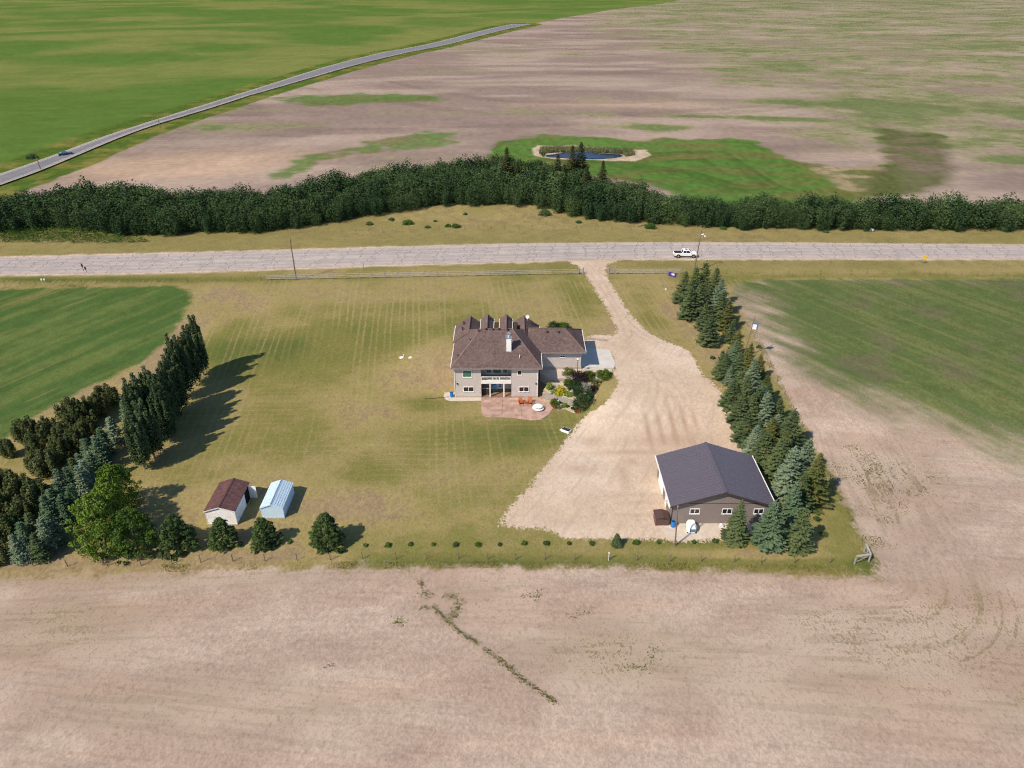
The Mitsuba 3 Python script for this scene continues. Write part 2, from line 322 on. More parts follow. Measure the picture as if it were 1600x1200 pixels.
    c = mix(c, cw, smoothstep(-0.9, 0.9, q + 2.2 * (mid - 0.5)))
    # pale shoulder of the road
    r = sdf(ROAD, x, y)
    c = mix(c, mi.Color3f(0.47, 0.39, 0.30) * (0.8 + 0.4 * fine), smoothstep(-1.9, -0.3, r + 1.5 * (mid - 0.5)) * smoothstep(186, 180, y) + 0.5 * smoothstep(-0.9, -0.1, r + mid - 0.5))
    return dr.clip(c, 0.01, 0.9)


def road_colour(p, n, uv):
    x, y = p.x, p.y
    mid, fine = f2(x / 3, y / 1.5, 3), f2(x * 2, y * 2, 2)
    r = sdf(ROAD, x, y)
    c = mi.Color3f(0.445, 0.402, 0.380) * (0.80 + 0.22 * mid + 0.18 * fine)
    v = r + 0.25 * (mid - 0.5)
    c = mix(c, mi.Color3f(0.335, 0.300, 0.295), 0.6 * (dr.exp(-dr.square((v - 2.6) / 0.55)) + dr.exp(-dr.square((v - 4.5) / 0.5))))
    c = mix(c, mi.Color3f(0.47, 0.40, 0.33), smoothstep(1.1, 0.2, v) * 0.8)
    i = dr.floor(x / 3.3)
    crack = mi.Float(0)
    for k in (-1, 0, 1):
        cx = (i + k + 0.5 + 0.8 * (cell_rand(i + k, 5) - 0.5)) * 3.3
        w = 1.5 * (n2(y * 0.9 + 17 * (i + k), i + k) - 0.5) + 1.0 * (n2(y * 2.7, i + k + 40) - 0.5) + 0.12 * (y - 185)
        on = smoothstep(0.16, 0.05, dr.abs(x - cx - w)) * smoothstep(0.25, 0.4, n2(y / 3.5 + 9 * (i + k), 3.5) + 0.12)
        crack = dr.maximum(crack, on)
    crack = dr.maximum(crack, 0.75 * smoothstep(0.13, 0.04, dr.abs(v - 5.4 - 0.3 * (n2(x / 2, 0.5) - 0.5))) * smoothstep(0.3, 0.5, n2(x / 6, 2.5)))
    c = mix(c, mi.Color3f(0.30, 0.28, 0.28), smoothstep(0.62, 0.70, f2(x / 5 + 4, y / 1.2, 2)) * 0.35)
    return mix(c, mi.Color3f(0.13, 0.12, 0.12), crack * 0.62)


MEADOW = [(-11.15, 292.49), (-6.38, 302.35), (2.61, 310.59), (15.83, 314.06), (31.72, 314.65), (47.78, 306.3), (62.63, 309.89), (78.46, 310.56), (98.51, 307.29), (102.12, 289.62), (104.64, 264.99), (106.36, 245.46), (110.84, 233.05), (101.81, 215.69), (53.65, 217.44), (50.84, 233.04), (44.42, 243.85), (34.33, 247.92), (28.39, 252.98), (0, 261.77)]
STRIP_A = [(-81.88, 252.94), (-80.81, 274.26), (-72.67, 285.1), (-63.57, 294.67), (-51.96, 308.9), (-39.59, 314.45), (-22.66, 318.05), (-24.33, 303.7), (-37.08, 291.66), (-56.11, 287.36), (-67.48, 283.4), (-72.51, 263.98), (-75.76, 250.42)]
STRIP_B = [(-128.04, 411.05), (-82.04, 418.04), (-36.63, 406.9), (-32.2, 392.32), (-50.45, 383.23), (-75.93, 384.39), (-100.59, 381.45), (-116.36, 393.01)]
OLIVE = [(97.78, 295.82), (105.79, 275.03), (120.56, 265), (135.98, 268.95), (124.05, 233.05), (105.19, 221.67), (53.22, 215.42), (81.35, 233.05), (98.99, 248.75)]
GREEN_E = [(161.8, 342.73), (168.48, 335.82), (178.13, 326.64), (184.81, 324.63), (178.61, 316.68), (168.36, 323.39), (156.2, 308.48), (146.45, 287.98), (138.26, 275.09), (147.42, 299.12)]
DARK_E = [(160.66, 340.03), (171.34, 329.81), (182.79, 320.68), (157.38, 264.94), (143.85, 242.25), (126.04, 228.67), (113.65, 230.11), (109.82, 233.05), (136.18, 271.99)]
NORTH_W = [(-209.78, 161.97), (-178.21, 190.53), (-166.82, 239.89), (-161.17, 278.18), (-155.27, 315.48), (-149.14, 354.59), (-139.9, 416.61), (-118.29, 496.17), (-82.06, 643.6), (21.49, 914.77), (706.59, 2308.67), (-1507.12, 3966.52), (-8136.65, 2806.99), (-569.41, 161.97)]
BANK = [(7.21, 293.37), (9.62, 299.47), (25.48, 301.32), (35.37, 298.23), (46.05, 293.61), (52.11, 292.53), (52.15, 283.53), (45.04, 274.47), (35.28, 275.3), (30.67, 276.21), (23.58, 276.08), (14.27, 278.8), (9.14, 282.53)]
WHEAT = [((163.39, 301.74), 14, 6, 0.7), ((144.32, 271.98), 16, 6, 0.4), ((186.88, 276.98), 16, 8, 1.0), ((124.61, 348.6), 22, 5, 0.8), ((84.19, 349.81), 22, 4, 0.8), ((62.95, 327.34), 14, 8, 0.9), ((200.33, 312.61), 30, 10, 0.25), ((18.98, 352.37), 24, 8, 0.45), ((107.01, 252.99), 26, 5, 0.5), ((-127.28, 323.86), 26, 14, 0.55), ((-109.82, 369.1), 30, 10, 0.5), ((-53.32, 357.8), 22, 5, 0.3), ((161.49, 392.73), 60, 12, 0.3), ((219.58, 379.07), 70, 25, 0.35), ((133.94, 387.75), 25, 8, 0.5)]


def hgt_far(x, y):
    return 1.5 * dr.sin(x / 71 + 0.5) * dr.sin(y / 57 + 1) + 2.0 * dr.sin(x / 133 - y / 91)


def far_colour(p, n, uv):
    """Fields beyond the road: drained mauve soil, thin green where seed has come up, meadow round the dugout, hay land west of the highway."""
    x, y = p.x, p.y
    big, mid, fine = f2(x / 46, y / 30, 3), f2(x / 9, y / 7, 3), f2(x / 1.7, y / 2.2, 2)
    c = mix(mi.Color3f(0.255, 0.198, 0.172), mi.Color3f(0.365, 0.292, 0.248), smoothstep(0.35, 0.70, f2(x / 60 + 2, y / 20, 3)))
    c = mix(c, mi.Color3f(0.47, 0.35, 0.26), dr.clip(blobs([((-134.71, 261.2), 34, 14, 1.0), ((-108.47, 269.66), 30, 16, 0.8), ((-91.42, 282.9), 26, 10, 0.4), ((55.55, 374.79), 50, 8, 0.6), ((132.2, 287.88), 20, 6, 0.4), ((185.47, 309.54), 14, 8, 0.6), ((126.47, 320.45), 30, 6, 0.3)], x, y), 0, 1))
    drill = lines(y + 0.05 * x + 2 * (mid - 0.5), 3.1, 0.7) * smoothstep(0.3, 0.7, f2(x / 40, y / 9, 2))
    con = hgt_far(x, y) * 1.6 + 0.03 * y
    c *= (0.80 + 0.16 * mid + 0.26 * fine) * (1 - 0.10 * drill) * (1 - 0.14 * smoothstep(0.52, 0.70, f2(con * 2.2, x / 60, 2)))
    east = smoothstep(70, 170, x) * smoothstep(260, 340, y)
    t = blobs(WHEAT, x, y) + 0.75 * (mid - 0.5) + 0.8 * (big - 0.5) + 0.34 * east + 0.30 * drill * east + 0.12 * smoothstep(430, 520, y)
    thin = mix(mi.Color3f(0.235, 0.235, 0.120), mi.Color3f(0.115, 0.165, 0.052), smoothstep(0.35, 0.9, t))
    c = mix(c, mi.Color3f(0.37, 0.325, 0.235), smoothstep(0.40, 0.75, f2(x / 30 + 8, y / 5, 3)) * 0.6 * east)
    c = mix(c, thin * (0.8 + 0.4 * fine), smoothstep(0.12, 0.62, t) * 0.85)
    lush = mi.Color3f(0.078, 0.168, 0.032)
    gr = mix(lush, mi.Color3f(0.125, 0.142, 0.042), smoothstep(0.40, 0.70, f2(x / 16, y / 6, 3))) * (0.75 + 0.5 * fine)
    c = mix(c, mix(mi.Color3f(0.120, 0.135, 0.045), mi.Color3f(0.285, 0.240, 0.140), smoothstep(0.45, 0.70, f2(x / 12, y / 6, 3))) * (0.7 + 0.6 * fine), smoothstep(-3, 3, sdf(OLIVE, x, y) + 12 * (mid - 0.5)) * 0.9)
    for poly, wob, op, soft in ((MEADOW, 12, 0.95, 2.5), (STRIP_A, 16, 0.80, 3.0), (STRIP_B, 18, 0.85, 5.0), (GREEN_E, 14, 0.8, 3.0)):
        c = mix(c, gr, smoothstep(-soft, soft, sdf(poly, x, y) + wob * (mid - 0.5) + 3 * (fine - 0.5)) * op)
    ring = sdf(MEADOW, x, y)
    c *= 1 - 0.20 * smoothstep(0.5, 0.75, f2(ring / 4, (x + y) / 60, 2)) * smoothstep(0, 2, ring)
    dk = mix(mi.Color3f(0.085, 0.105, 0.034), mi.Color3f(0.150, 0.122, 0.084), smoothstep(0.30, 0.62, f2(x / 9, y / 5, 3)) * smoothstep(250, 262, y)) * (0.8 + 0.4 * fine)
    c = mix(c, dk, smoothstep(-3, 4, sdf(DARK_E, x, y) + 6 * (mid - 0.5)) * 0.85)
    c = mix(c, mi.Color3f(0.46, 0.38, 0.285) * (0.7 + 0.6 * fine), smoothstep(-0.8, 0.8, sdf(BANK, x, y) + 3 * (mid - 0.5)))
    hw = sdf(HIGHWAY, x, y)
    hay = sdf(NORTH_W, x, y)
    h = mix(mi.Color3f(0.090, 0.158, 0.034), mi.Color3f(0.170, 0.195, 0.058), smoothstep(0.30, 0.72, f2(x / 80 + 5, y / 60, 3))) * (0.8 + 0.25 * mid + 0.2 * fine)
    c = mix(c, h, smoothstep(-1, 1, hay))
    vg = mix(mi.Color3f(0.075, 0.125, 0.024), mi.Color3f(0.165, 0.165, 0.045), smoothstep(0.40, 0.7, mid)) * (0.75 + 0.5 * fine)
    c = mix(c, vg, smoothstep(-13, -11, hw + 3 * (mid - 0.5)))
    return dr.clip(c, 0.01, 0.9)


def highway_colour(p, n, uv):
    hw = sdf(HIGHWAY, p.x, p.y)
    fine = f2(p.x / 2, p.y / 2, 2)
    c = mi.Color3f(0.205, 0.208, 0.232) * (0.88 + 0.24 * fine)
    c = mix(c, mi.Color3f(0.40, 0.36, 0.31), smoothstep(1.6, 0.3, hw))
    c = mix(c, mi.Color3f(0.20, 0.19, 0.20), 0.5 * dr.exp(-dr.square((hw - 3.4) / 0.5)))
    return mix(c, mi.Color3f(0.7, 0.69, 0.66), smoothstep(0.22, 0.10, dr.abs(hw - 1.7)) * 0.55)


matte("near_ground", near_colour)
matte("far_ground", far_colour)
matte("road_surface", road_colour)
matte("highway_surface", highway_colour)

# ---------------------------------------------------------------- ground sheets
LX, LY = np.arange(-262, 262.1, 2.0), np.arange(20, 352.1, 2.0)


def outward(a, b, step):
    out, v = [], a
    while abs(v) < b:
        step *= 1.25
        v += step
        out.append(v)
    return out


GX = np.array(sorted([-q for q in outward(262, 12000, 3)] + list(LX) + outward(262, 12000, 3)))
GY = np.array([-3000, -1000, -300, -100, -30, 0, 10] + list(LY) + outward(352, 16000, 3))
gx, gy = np.meshgrid(GX, GY, indexing="ij")
idx = np.arange(gx.size).reshape(gx.shape)
quads = np.stack([idx[:-1, :-1], idx[1:, :-1], idx[1:, 1:], idx[:-1, 1:]], -1).reshape(-1, 4)
calm = np.clip(1 - (np.hypot(gx, gy) - 1500) / 2500, 0, 1)
structure("ground", "open farm land running to the horizon", (np.stack([gx, gy, hgt(gx, gy) * calm - 0.06], -1).reshape(-1, 3), quads), "far_ground", smooth=True)


def sheet(name, label, poly, bsdf, lift, step=2.0, smooth=True, slab=None):
    """A region of the ground as a sheet draped on the land (cells of the ground's own lattice, cut at the outline)."""
    poly = poly if hasattr(poly, "geoms") or hasattr(poly, "exterior") else sg.Polygon(poly).buffer(0)
    x0, y0, x1, y1 = poly.bounds
    xs, ys = np.arange(math.floor(x0 / step), math.ceil(x1 / step)) * step, np.arange(math.floor(y0 / step), math.ceil(y1 / step)) * step
    cx, cy = (a.ravel() for a in np.meshgrid(xs, ys, indexing="ij"))
    cells = shapely.box(cx, cy, cx + step, cy + step)
    shapely.prepare(poly)
    full = shapely.contains_properly(poly, cells)
    some = shapely.intersects(poly, cells) & ~full
    V, F, n = [], [], 0
    q = np.stack([np.stack([cx, cy], -1), np.stack([cx + step, cy], -1), np.stack([cx + step, cy + step], -1), np.stack([cx, cy + step], -1)], 1)[full]
    k = np.arange(len(q))[:, None] * 4
    V.append(q.reshape(-1, 2))
    F.append(np.vstack([k + [0, 1, 2], k + [0, 2, 3]]))
    n = len(V[0])
    for g in shapely.intersection(poly, cells[some]):
        for h in getattr(g, "geoms", [g]):
            if h.geom_type == "Polygon" and h.area > 1e-6:
                v, f = trimesh.creation.triangulate_polygon(h, engine="earcut")
                V.append(v)
                F.append(np.asarray(f) + n)
                n += len(v)
    v, f = np.vstack(V), np.vstack(F)
    v3 = np.column_stack([v, hgt(v[:, 0], v[:, 1]) + lift])
    a = np.cross(v3[f[:, 1]] - v3[f[:, 0]], v3[f[:, 2]] - v3[f[:, 0]])[:, 2]
    f[a < 0] = f[a < 0][:, ::-1]
    u, inv = np.unique(np.round(v3, 4), axis=0, return_inverse=True)
    structure(name, label, (u, inv.ravel()[f]), bsdf, smooth=smooth)


clip_box = sg.box(-262, 22, 262, 352)
fence_line = sg.Polygon([(-243.87, 153.49), (-115.89, 155.35), (-56.48, 158.8), (16.83, 162.58), (22.55, 162.58), (48.24, 163.19), (118.91, 160.37), (220.31, 158.02), (419.89, 334.78), (-482.42, 339.38)]).buffer(0)
near = NEAR_P.intersection(clip_box)
sheet("stubble_field", "bare pinkish stubble field with faint drill rows round two sides of the lot", FIELD_P.intersection(near).difference(CROPE_P), "near_ground", 0.0)
sheet("crop_field_east", "young green crop thinning out to bare soil", CROPE_P.intersection(FIELD_P).intersection(near), "near_ground", 0.0)
sheet("crop_field_west", "dense young green crop west of the shelterbelt", CROPW_P.intersection(near), "near_ground", 0.0)
sheet("lawn", "mown lawn, straw coloured with green patches and mower lines", near.difference(FIELD_P).difference(CROPW_P).difference(fence_line), "near_ground", 0.0)
sheet("roadside_verge", "dry yellow grass verge along the road", near.intersection(fence_line).difference(CROPW_P).difference(FIELD_P), "near_ground", 0.0)
sheet("gravel_driveway", "pale pinkish gravel driveway and yard with wheel marks", DRIVE, "near_ground", 0.03)
sheet("road", "pale cracked two lane asphalt road", sg.Polygon(ROAD).buffer(0).intersection(clip_box), "road_surface", 0.07)
sheet("highway", "smooth grey highway crossing the fields", sg.Polygon(HIGHWAY).buffer(0), "highway_surface", 0.35, step=4.0)

# ---------------------------------------------------------------- building materials
def shingle(c, course=0.145):
    """Asphalt shingles: courses, tabs and granule speckle."""
    def fn(p, n, uv):
        horiz = dr.abs(n.x) > dr.abs(n.y)
        a, b = dr.select(horiz, p.y, p.x), p.z
        row = dr.floor(b / course)
        tab = cell_rand(dr.floor(a / 0.33 + 0.5 * row), row, 3)
        sp = f2(a * 5, b * 9, 2)
        edge = smoothstep(0.0, 0.25, b / course - row)
        return mi.Color3f(*c) * (0.72 + 0.34 * tab + 0.30 * (sp - 0.5)) * (0.86 + 0.14 * edge) * (0.92 + 0.16 * n2(a / 2.5, b / 1.2))
    return fn


def siding(c, course=0.2, amp=0.10):
    def fn(p, n, uv):
        t = p.z / course - dr.floor(p.z / course)
        return mi.Color3f(*c) * (1 - amp * smoothstep(0.80, 0.98, t)) * (0.95 + 0.10 * f2(p.x * 0.8 + p.y * 0.8, p.z * 1.3, 2))
    return fn


def ribbed(c, step=0.23, amp=0.14, axis="x"):
    """Pressed sheet metal: darker line at each rib."""
    def fn(p, n, uv):
        a = p.x if axis == "x" else p.y
        t = dr.abs(a / step - dr.floor(a / step) - 0.5)
        return mi.Color3f(*c) * (1 - amp * smoothstep(0.36, 0.46, t)) * (0.97 + 0.06 * f2(p.x * 0.5 + p.z, p.y * 0.5, 2))
    return fn


matte("house_shingle", shingle((0.166, 0.121, 0.116)))
matte("shed_shingle", shingle((0.150, 0.085, 0.085)))
matte("ridge_shingle", grainy((0.200, 0.142, 0.130), 0.25, 6))
matte("house_siding", siding((0.545, 0.498, 0.478)))
matte("foundation", grainy((0.42, 0.385, 0.335), 0.12, 3))
matte("white_trim", (0.78, 0.78, 0.76))
matte("white_siding", siding((0.86, 0.87, 0.88), 0.16, 0.05))
matte("gutter_brown", (0.30, 0.25, 0.23))
matte("soffit", (0.62, 0.60, 0.57))
gloss("dark_glass", (0.020, 0.026, 0.034), 0.08, spec=0.7)
gloss("green_glass", (0.060, 0.165, 0.125), 0.12, spec=0.6)
gloss("blue_glass", (0.08, 0.17, 0.30), 0.15, spec=0.6)
matte("wire", (0.16, 0.15, 0.13))
matte("dark_metal", (0.045, 0.042, 0.042))
gloss("steel", (0.50, 0.56, 0.62), 0.35, metal=0.7)
matte("shop_siding", ribbed((0.245, 0.212, 0.200)))
gloss("shop_roof", ribbed((0.108, 0.098, 0.124), 0.30, 0.03, "y"), 0.42, spec=0.45)
gloss("shop_trim", (0.060, 0.046, 0.042), 0.4)
matte("blue_roof", ribbed((0.50, 0.66, 0.79), 0.32, 0.14, "y"))
matte("blue_wall", siding((0.52, 0.70, 0.86), 0.22, 0.08))
matte("concrete", grainy((0.56, 0.55, 0.52), 0.08, 1.2))
matte("stamped_concrete", grainy((0.435, 0.300, 0.250), 0.34, 1.3))
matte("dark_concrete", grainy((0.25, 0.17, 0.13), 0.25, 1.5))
matte("pale_path", grainy((0.56, 0.50, 0.43), 0.12, 2.0))
matte("bed_gravel", grainy((0.46, 0.385, 0.285), 0.32, 3.0))
matte("timber_grey", grainy((0.35, 0.32, 0.29), 0.2, 2.5))
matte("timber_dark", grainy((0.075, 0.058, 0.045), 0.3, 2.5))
matte("weathered_wood", grainy((0.30, 0.275, 0.255), 0.25, 4))
matte("rail_wood", grainy((0.40, 0.385, 0.38), 0.25, 4))
matte("pole_wood", grainy((0.20, 0.160, 0.130), 0.25, 3))
matte("cedar", grainy((0.46, 0.130, 0.045), 0.2, 5))
matte("brown_plastic", (0.105, 0.062, 0.050))
gloss("blue_plastic", (0.012, 0.16, 0.52), 0.35)
gloss("white_plastic", (0.80, 0.82, 0.82), 0.35)
matte("off_white", (0.66, 0.63, 0.57))
matte("door_blue", (0.22, 0.46, 0.82))
matte("shed_dark", (0.02, 0.02, 0.02))


def roof_planes(faces, thick=0.16):
    """Sloped planes with thickness (each a list of corners, eave first)."""
    mb = MB()
    for f in faces:
        f = np.asarray(f, float)
        mb.poly(f, f[::-1] - [0, 0, thick])
        for i in range(len(f)):
            a, b = f[i], f[(i + 1) % len(f)]
            mb.poly([a, a - [0, 0, thick], b - [0, 0, thick], b])
    return mb


def window(parent, x0, x1, z0, z1, y, glass="dark_glass", lights=2, fr=0.09, face=-1, axis="y", label=None, dark_frame=False):
    """A framed window on a wall that faces -y (axis y, face -1) or along x (axis x): frame > panes proud of the wall."""
    f = MB()

    def bx(mb, a0, a1, c0, c1, d):
        lo, hi = sorted((y - 0.02 * face, y + d * face))
        return mb.box(a0, a1, lo, hi, c0, c1) if axis == "y" else mb.box(lo, hi, a0, a1, c0, c1)

    bx(f, x0, x1, z0, z0 + fr, 0.07)
    bx(f, x0, x1, z1 - fr, z1, 0.07)
    w = (x1 - x0 - fr * (lights + 1)) / lights
    for i in range(lights + 1):
        a = x0 + i * (w + fr)
        bx(f, a, a + fr, z0 + fr, z1 - fr, 0.068)
    key = part(parent, "window", f, "dark_metal" if dark_frame else "white_trim", label=label)
    for i in range(lights):
        a = x0 + fr + i * (w + fr)
        part(key, "pane", bx(MB(), a, a + w, z0 + fr, z1 - fr, 0.03), glass)
    bx_s = bx(MB(), x0 - 0.05, x1 + 0.05, z0 - 0.06, z0 - 0.001, 0.11)
    part(key, "sill", bx_s, "white_trim")
    return key


# ---------------------------------------------------------------- the house
YF, ZE = 110.5, 6.1
house = thing("house", "two storey beige house with brown hipped roof, white deck and attached garage wing", "house")
body = sg.Polygon([(-10.0, YF), (-5.35, YF), (-5.35, 113.0), (-0.1, 113.0), (-0.1, YF), (4.55, YF), (4.55, 126.3), (0.9, 126.3), (0.9, 124.6), (-6.2, 124.6), (-6.2, 126.3), (-10.0, 126.3)])
w = part(house, "wall", MB().prism(body, -0.3, ZE - 0.1), "house_siding")
part(house, "foundation", MB().prism(body.buffer(0.025, join_style="mitre").intersection(sg.box(-11, 100, 5, 112.9)), -0.3, 0.32), "foundation")
part(house, "garage_wall", MB().box(4.6, 12.45, 116.4, 124.9, 2.9, ZE - 0.1), "house_siding", label="beige garage wall half in the shade of the main roof")
part(house, "garage_foundation", MB().box(4.62, 12.5, 116.35, 124.95, -0.3, 2.9), "foundation")
# roof: main hip, rear wings, dormers, garage hip
E0, E1, F0, F1, RY, RZ, RL, RR = -10.46, 5.12, 109.9, 125.1, 117.5, 9.9, -5.5, 0.0
main = [[(E0, F0, ZE), (E1, F0, ZE), (RR, RY, RZ), (RL, RY, RZ)], [(E1, F0, ZE), (E1, F1, ZE), (RR, RY, RZ)], [(E1, F1, ZE), (E0, F1, ZE), (RL, RY, RZ), (RR, RY, RZ)], [(E0, F1, ZE), (E0, F0, ZE), (RL, RY, RZ)]]
roof = part(house, "roof", roof_planes(main), "house_shingle")


def rear_wing(x0, x1, zr, y1, y0):
    xm = (x0 + x1) / 2
    key = part(house, "wing_roof", roof_planes([[(x0, y1, ZE), (x0, y0, ZE), (xm, y0, zr), (xm, y1, zr)], [(x1, y0, ZE), (x1, y1, ZE), (xm, y1, zr), (xm, y0, zr)]]), "house_shingle")
    part(house, "wing_gable", MB().prism([(x0 + 0.3, ZE - 0.2), (x1 - 0.3, ZE - 0.2), (xm, zr - 0.35)], 0, 0.2).move([[1, 0, 0, 0], [0, 0, 1, y1 - 0.45], [0, 1, 0, 0], [0, 0, 0, 1]]), "house_siding")
    part(key, "ridge_cap", MB().bar((xm, y0, zr + 0.02), (xm, y1, zr + 0.02), 0.3, 0.05), "ridge_shingle")
    for xs in (x0 - 0.06, x1 + 0.06):
        part(key, "gutter", MB().bar((xs, y0 + 1.2, ZE - 0.06), (xs, y1, ZE - 0.06), 0.12, 0.14), "white_trim")
    return key


wing_a = rear_wing(-10.70, -5.1, 8.2, 126.9, 119.5)
wing_b = rear_wing(-0.84, 5.18, 8.2, 126.9, 119.5)


def dormer(x0, x1):
    xm, y0, y1, ze, zr = (x0 + x1) / 2, 118.3, 124.6, 8.55, 9.55
    part(house, "dormer_wall", MB().box(x0 + 0.22, x1 - 0.22, y0 + 0.6, y1 - 0.25, 6.0, ze - 0.05), "house_siding")
    part(house, "dormer_gable", MB().prism([(x0 + 0.22, ze - 0.06), (x1 - 0.22, ze - 0.06), (xm, zr - 0.2)], 0, 0.2).move([[1, 0, 0, 0], [0, 0, 1, y1 - 0.46], [0, 1, 0, 0], [0, 0, 0, 1]]), "house_siding")
    key = part(house, "dormer_roof", roof_planes([[(x0, y1, ze), (x0, y0, ze), (xm, y0, zr), (xm, y1, zr)], [(x1, y0, ze), (x1, y1, ze), (xm, y1, zr), (xm, y0, zr)]], 0.12), "house_shingle")
    part(key, "ridge_cap", MB().bar((xm, y0 - 0.4, zr + 0.02), (xm, y1, zr + 0.02), 0.26, 0.05), "ridge_shingle")
    for xs in (x0 - 0.05, x1 + 0.05):
        part(key, "gutter", MB().bar((xs, y0 + 0.3, ze - 0.05), (xs, y1, ze - 0.05), 0.10, 0.13), "white_trim")
    return key


dorm_a, dorm_b = dormer(-5.72, -3.36), dormer(-2.28, 0.08)
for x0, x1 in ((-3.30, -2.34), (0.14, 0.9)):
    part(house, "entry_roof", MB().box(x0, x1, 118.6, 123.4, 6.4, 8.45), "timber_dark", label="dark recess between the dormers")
GX0, GX1, GF0, GF1, GRY, GRZ = 2.9, 13.1, 115.75, 125.3, 120.5, 8.6
groof = part(house, "garage_roof", roof_planes([[(GX0, GF0, ZE), (GX1, GF0, ZE), (9.5, GRY, GRZ), (GX0, GRY, GRZ)], [(GX1, GF0, ZE), (GX1, GF1, ZE), (9.5, GRY, GRZ)], [(GX1, GF1, ZE), (GX0, GF1, ZE), (GX0, GRY, GRZ), (9.5, GRY, GRZ)]]), "house_shingle")
for holder, a, b in ((roof, (RL, RY, RZ), (RR, RY, RZ)), (roof, (E0, F0, ZE), (RL, RY, RZ)), (roof, (E1, F0, ZE), (RR, RY, RZ)), (groof, (GX0, GRY, GRZ), (9.5, GRY, GRZ)), (groof, (GX1, GF0, ZE), (9.5, GRY, GRZ)), (groof, (GX1, GF1, ZE), (9.5, GRY, GRZ))):
    part(holder, "ridge_cap", MB().bar(np.array(a) + [0, 0, 0.02], np.array(b) + [0, 0, 0.02], 0.28, 0.05), "ridge_shingle")
for holder, a, b in ((roof, (E0 - 0.12, F0 - 0.07), (E1 + 0.12, F0 - 0.07)), (roof, (E0 - 0.06, F0), (E0 - 0.06, 119.6)), (roof, (E1 + 0.06, F0), (E1 + 0.06, 115.6)), (groof, (E1 + 0.15, GF0 - 0.07), (GX1 + 0.12, GF0 - 0.07)), (groof, (GX1 + 0.06, GF0), (GX1 + 0.06, GF1))):
    flat = abs(a[1] - b[1]) < 0.1
    part(holder, "gutter", MB().bar((*a, ZE - 0.07), (*b, ZE - 0.07), 0.11, 0.13), "gutter_brown" if flat else "white_trim")
part(house, "soffit", MB().box(E0 + 0.05, E1 - 0.05, F0 + 0.02, 111.2, ZE - 0.19, ZE - 0.162).box(5.2, GX1 - 0.05, GF0 + 0.02, 116.6, ZE - 0.19, ZE - 0.162), "soffit")
# chimney
ch = part(house, "chimney", MB().box(-0.98, -0.12, 113.1, 113.95, 7.2, 10.25), "white_siding")
part(ch, "cap", MB().box(-1.08, -0.02, 113.0, 114.05, 10.25, 10.42).tube([(-0.55, 113.5, 10.4), (-0.55, 113.5, 10.95)], [0.24, 0.24], 12).box(-0.88, -0.22, 113.2, 113.85, 10.95, 11.05), "steel", label="bluish metal chimney cap")


def vent(holder, x, y, z):
    part(holder, "roof_vent", MB().lathe([(0.0, 0.34), (0.2, 0.32), (0.22, 0.18), (0.12, 0.14), (0.12, -0.3)], 10, (x, y, z)), "timber_dark")


for x, y in ((-5.9, 117.0), (-4.6, 117.3), (-3.4, 117.3), (-2.3, 117.3), (-0.8, 117.2)):
    vent(roof, x, y, RZ - 0.5 * (RY - y))
vent(roof, -7.3, 116.0, 8.35)
vent(roof, -9.35, 112.9, 6.85)
for x, y in ((6.3, 119.6), (8.4, 119.6)):
    vent(groof, x, y, GRZ - 0.52 * (GRY - y))
for k, x, y, z in ((wing_a, -9.0, 124.6, 7.65), (wing_a, -9.1, 122.4, 7.6), (dorm_a, -4.1, 123.3, 9.2), (dorm_b, -0.7, 123.3, 9.2), (wing_b, 3.6, 125.2, 7.5), (wing_b, 3.6, 123.0, 7.5)):
    vent(k, x, y, z)
part(roof, "plumbing_vent", MB().tube([(1.3, 111.9, 6.9), (1.3, 111.9, 7.65)], 0.09, 8), "white_trim")
part(house, "satellite_dish", MB().lathe([(0.0, 0), (0.2, 0.04), (0.36, 0.13)], 14).move([[1, 0, 0, 2.85], [0, 0.5, -0.86, 124.9], [0, 0.86, 0.5, 8.85], [0, 0, 0, 1]]).tube([(2.85, 124.9, 8.1), (2.85, 124.9, 8.9)], 0.04, 6), "white_trim")
# windows of the garden front (x, z from the facade)
window(house, -8.5, -6.93, 4.05, 5.42, YF, "green_glass", 1, label="upper window with green tinted pane")
window(house, -8.45, -6.65, 1.18, 2.18, YF)
window(house, 0.93, 1.68, 4.50, 5.43, YF, "dark_glass", 1)
window(house, 1.2, 2.95, 1.18, 2.18, YF, "dark_glass", 2)
window(house, -4.55, -3.6, 3.5, 5.3, 113.0, "green_glass", 1)
window(house, -3.4, -1.85, 3.45, 5.35, 113.0, "green_glass", 1)
window(house, -1.65, -0.7, 3.5, 5.3, 113.0, "green_glass", 1)
window(house, 8.55, 9.5, 4.75, 5.2, 116.4, "dark_glass", 2)
dr_ = part(house, "patio_door", MB().box(-3.75, -2.55, 112.92, 113.01, 0.12, 2.25), "white_trim")
part(dr_, "leaf", MB().box(-3.66, -2.64, 112.88, 112.915, 0.16, 2.16), "door_blue")
part(dr_, "pane", MB().box(-3.42, -2.88, 112.86, 112.879, 1.1, 2.0), "blue_glass")
part(dr_, "handle", MB().box(-3.6, -3.52, 112.82, 112.878, 1.0, 1.12), "dark_metal")
window(house, -2.35, -1.8, 0.5, 2.2, 113.0, "blue_glass", 1)
for i in range(2):
    a = 117.2 + 3.7 * i
    g = part(house, "garage_door", MB().box(12.45, 12.5, a, a + 3.2, 2.42, 4.9), "white_trim")
    for k in range(4):
        part(g, "panel", MB().box(12.501, 12.53, a + 0.08, a + 3.12, 2.48 + k * 0.6, 3.0 + k * 0.6), "white_siding")
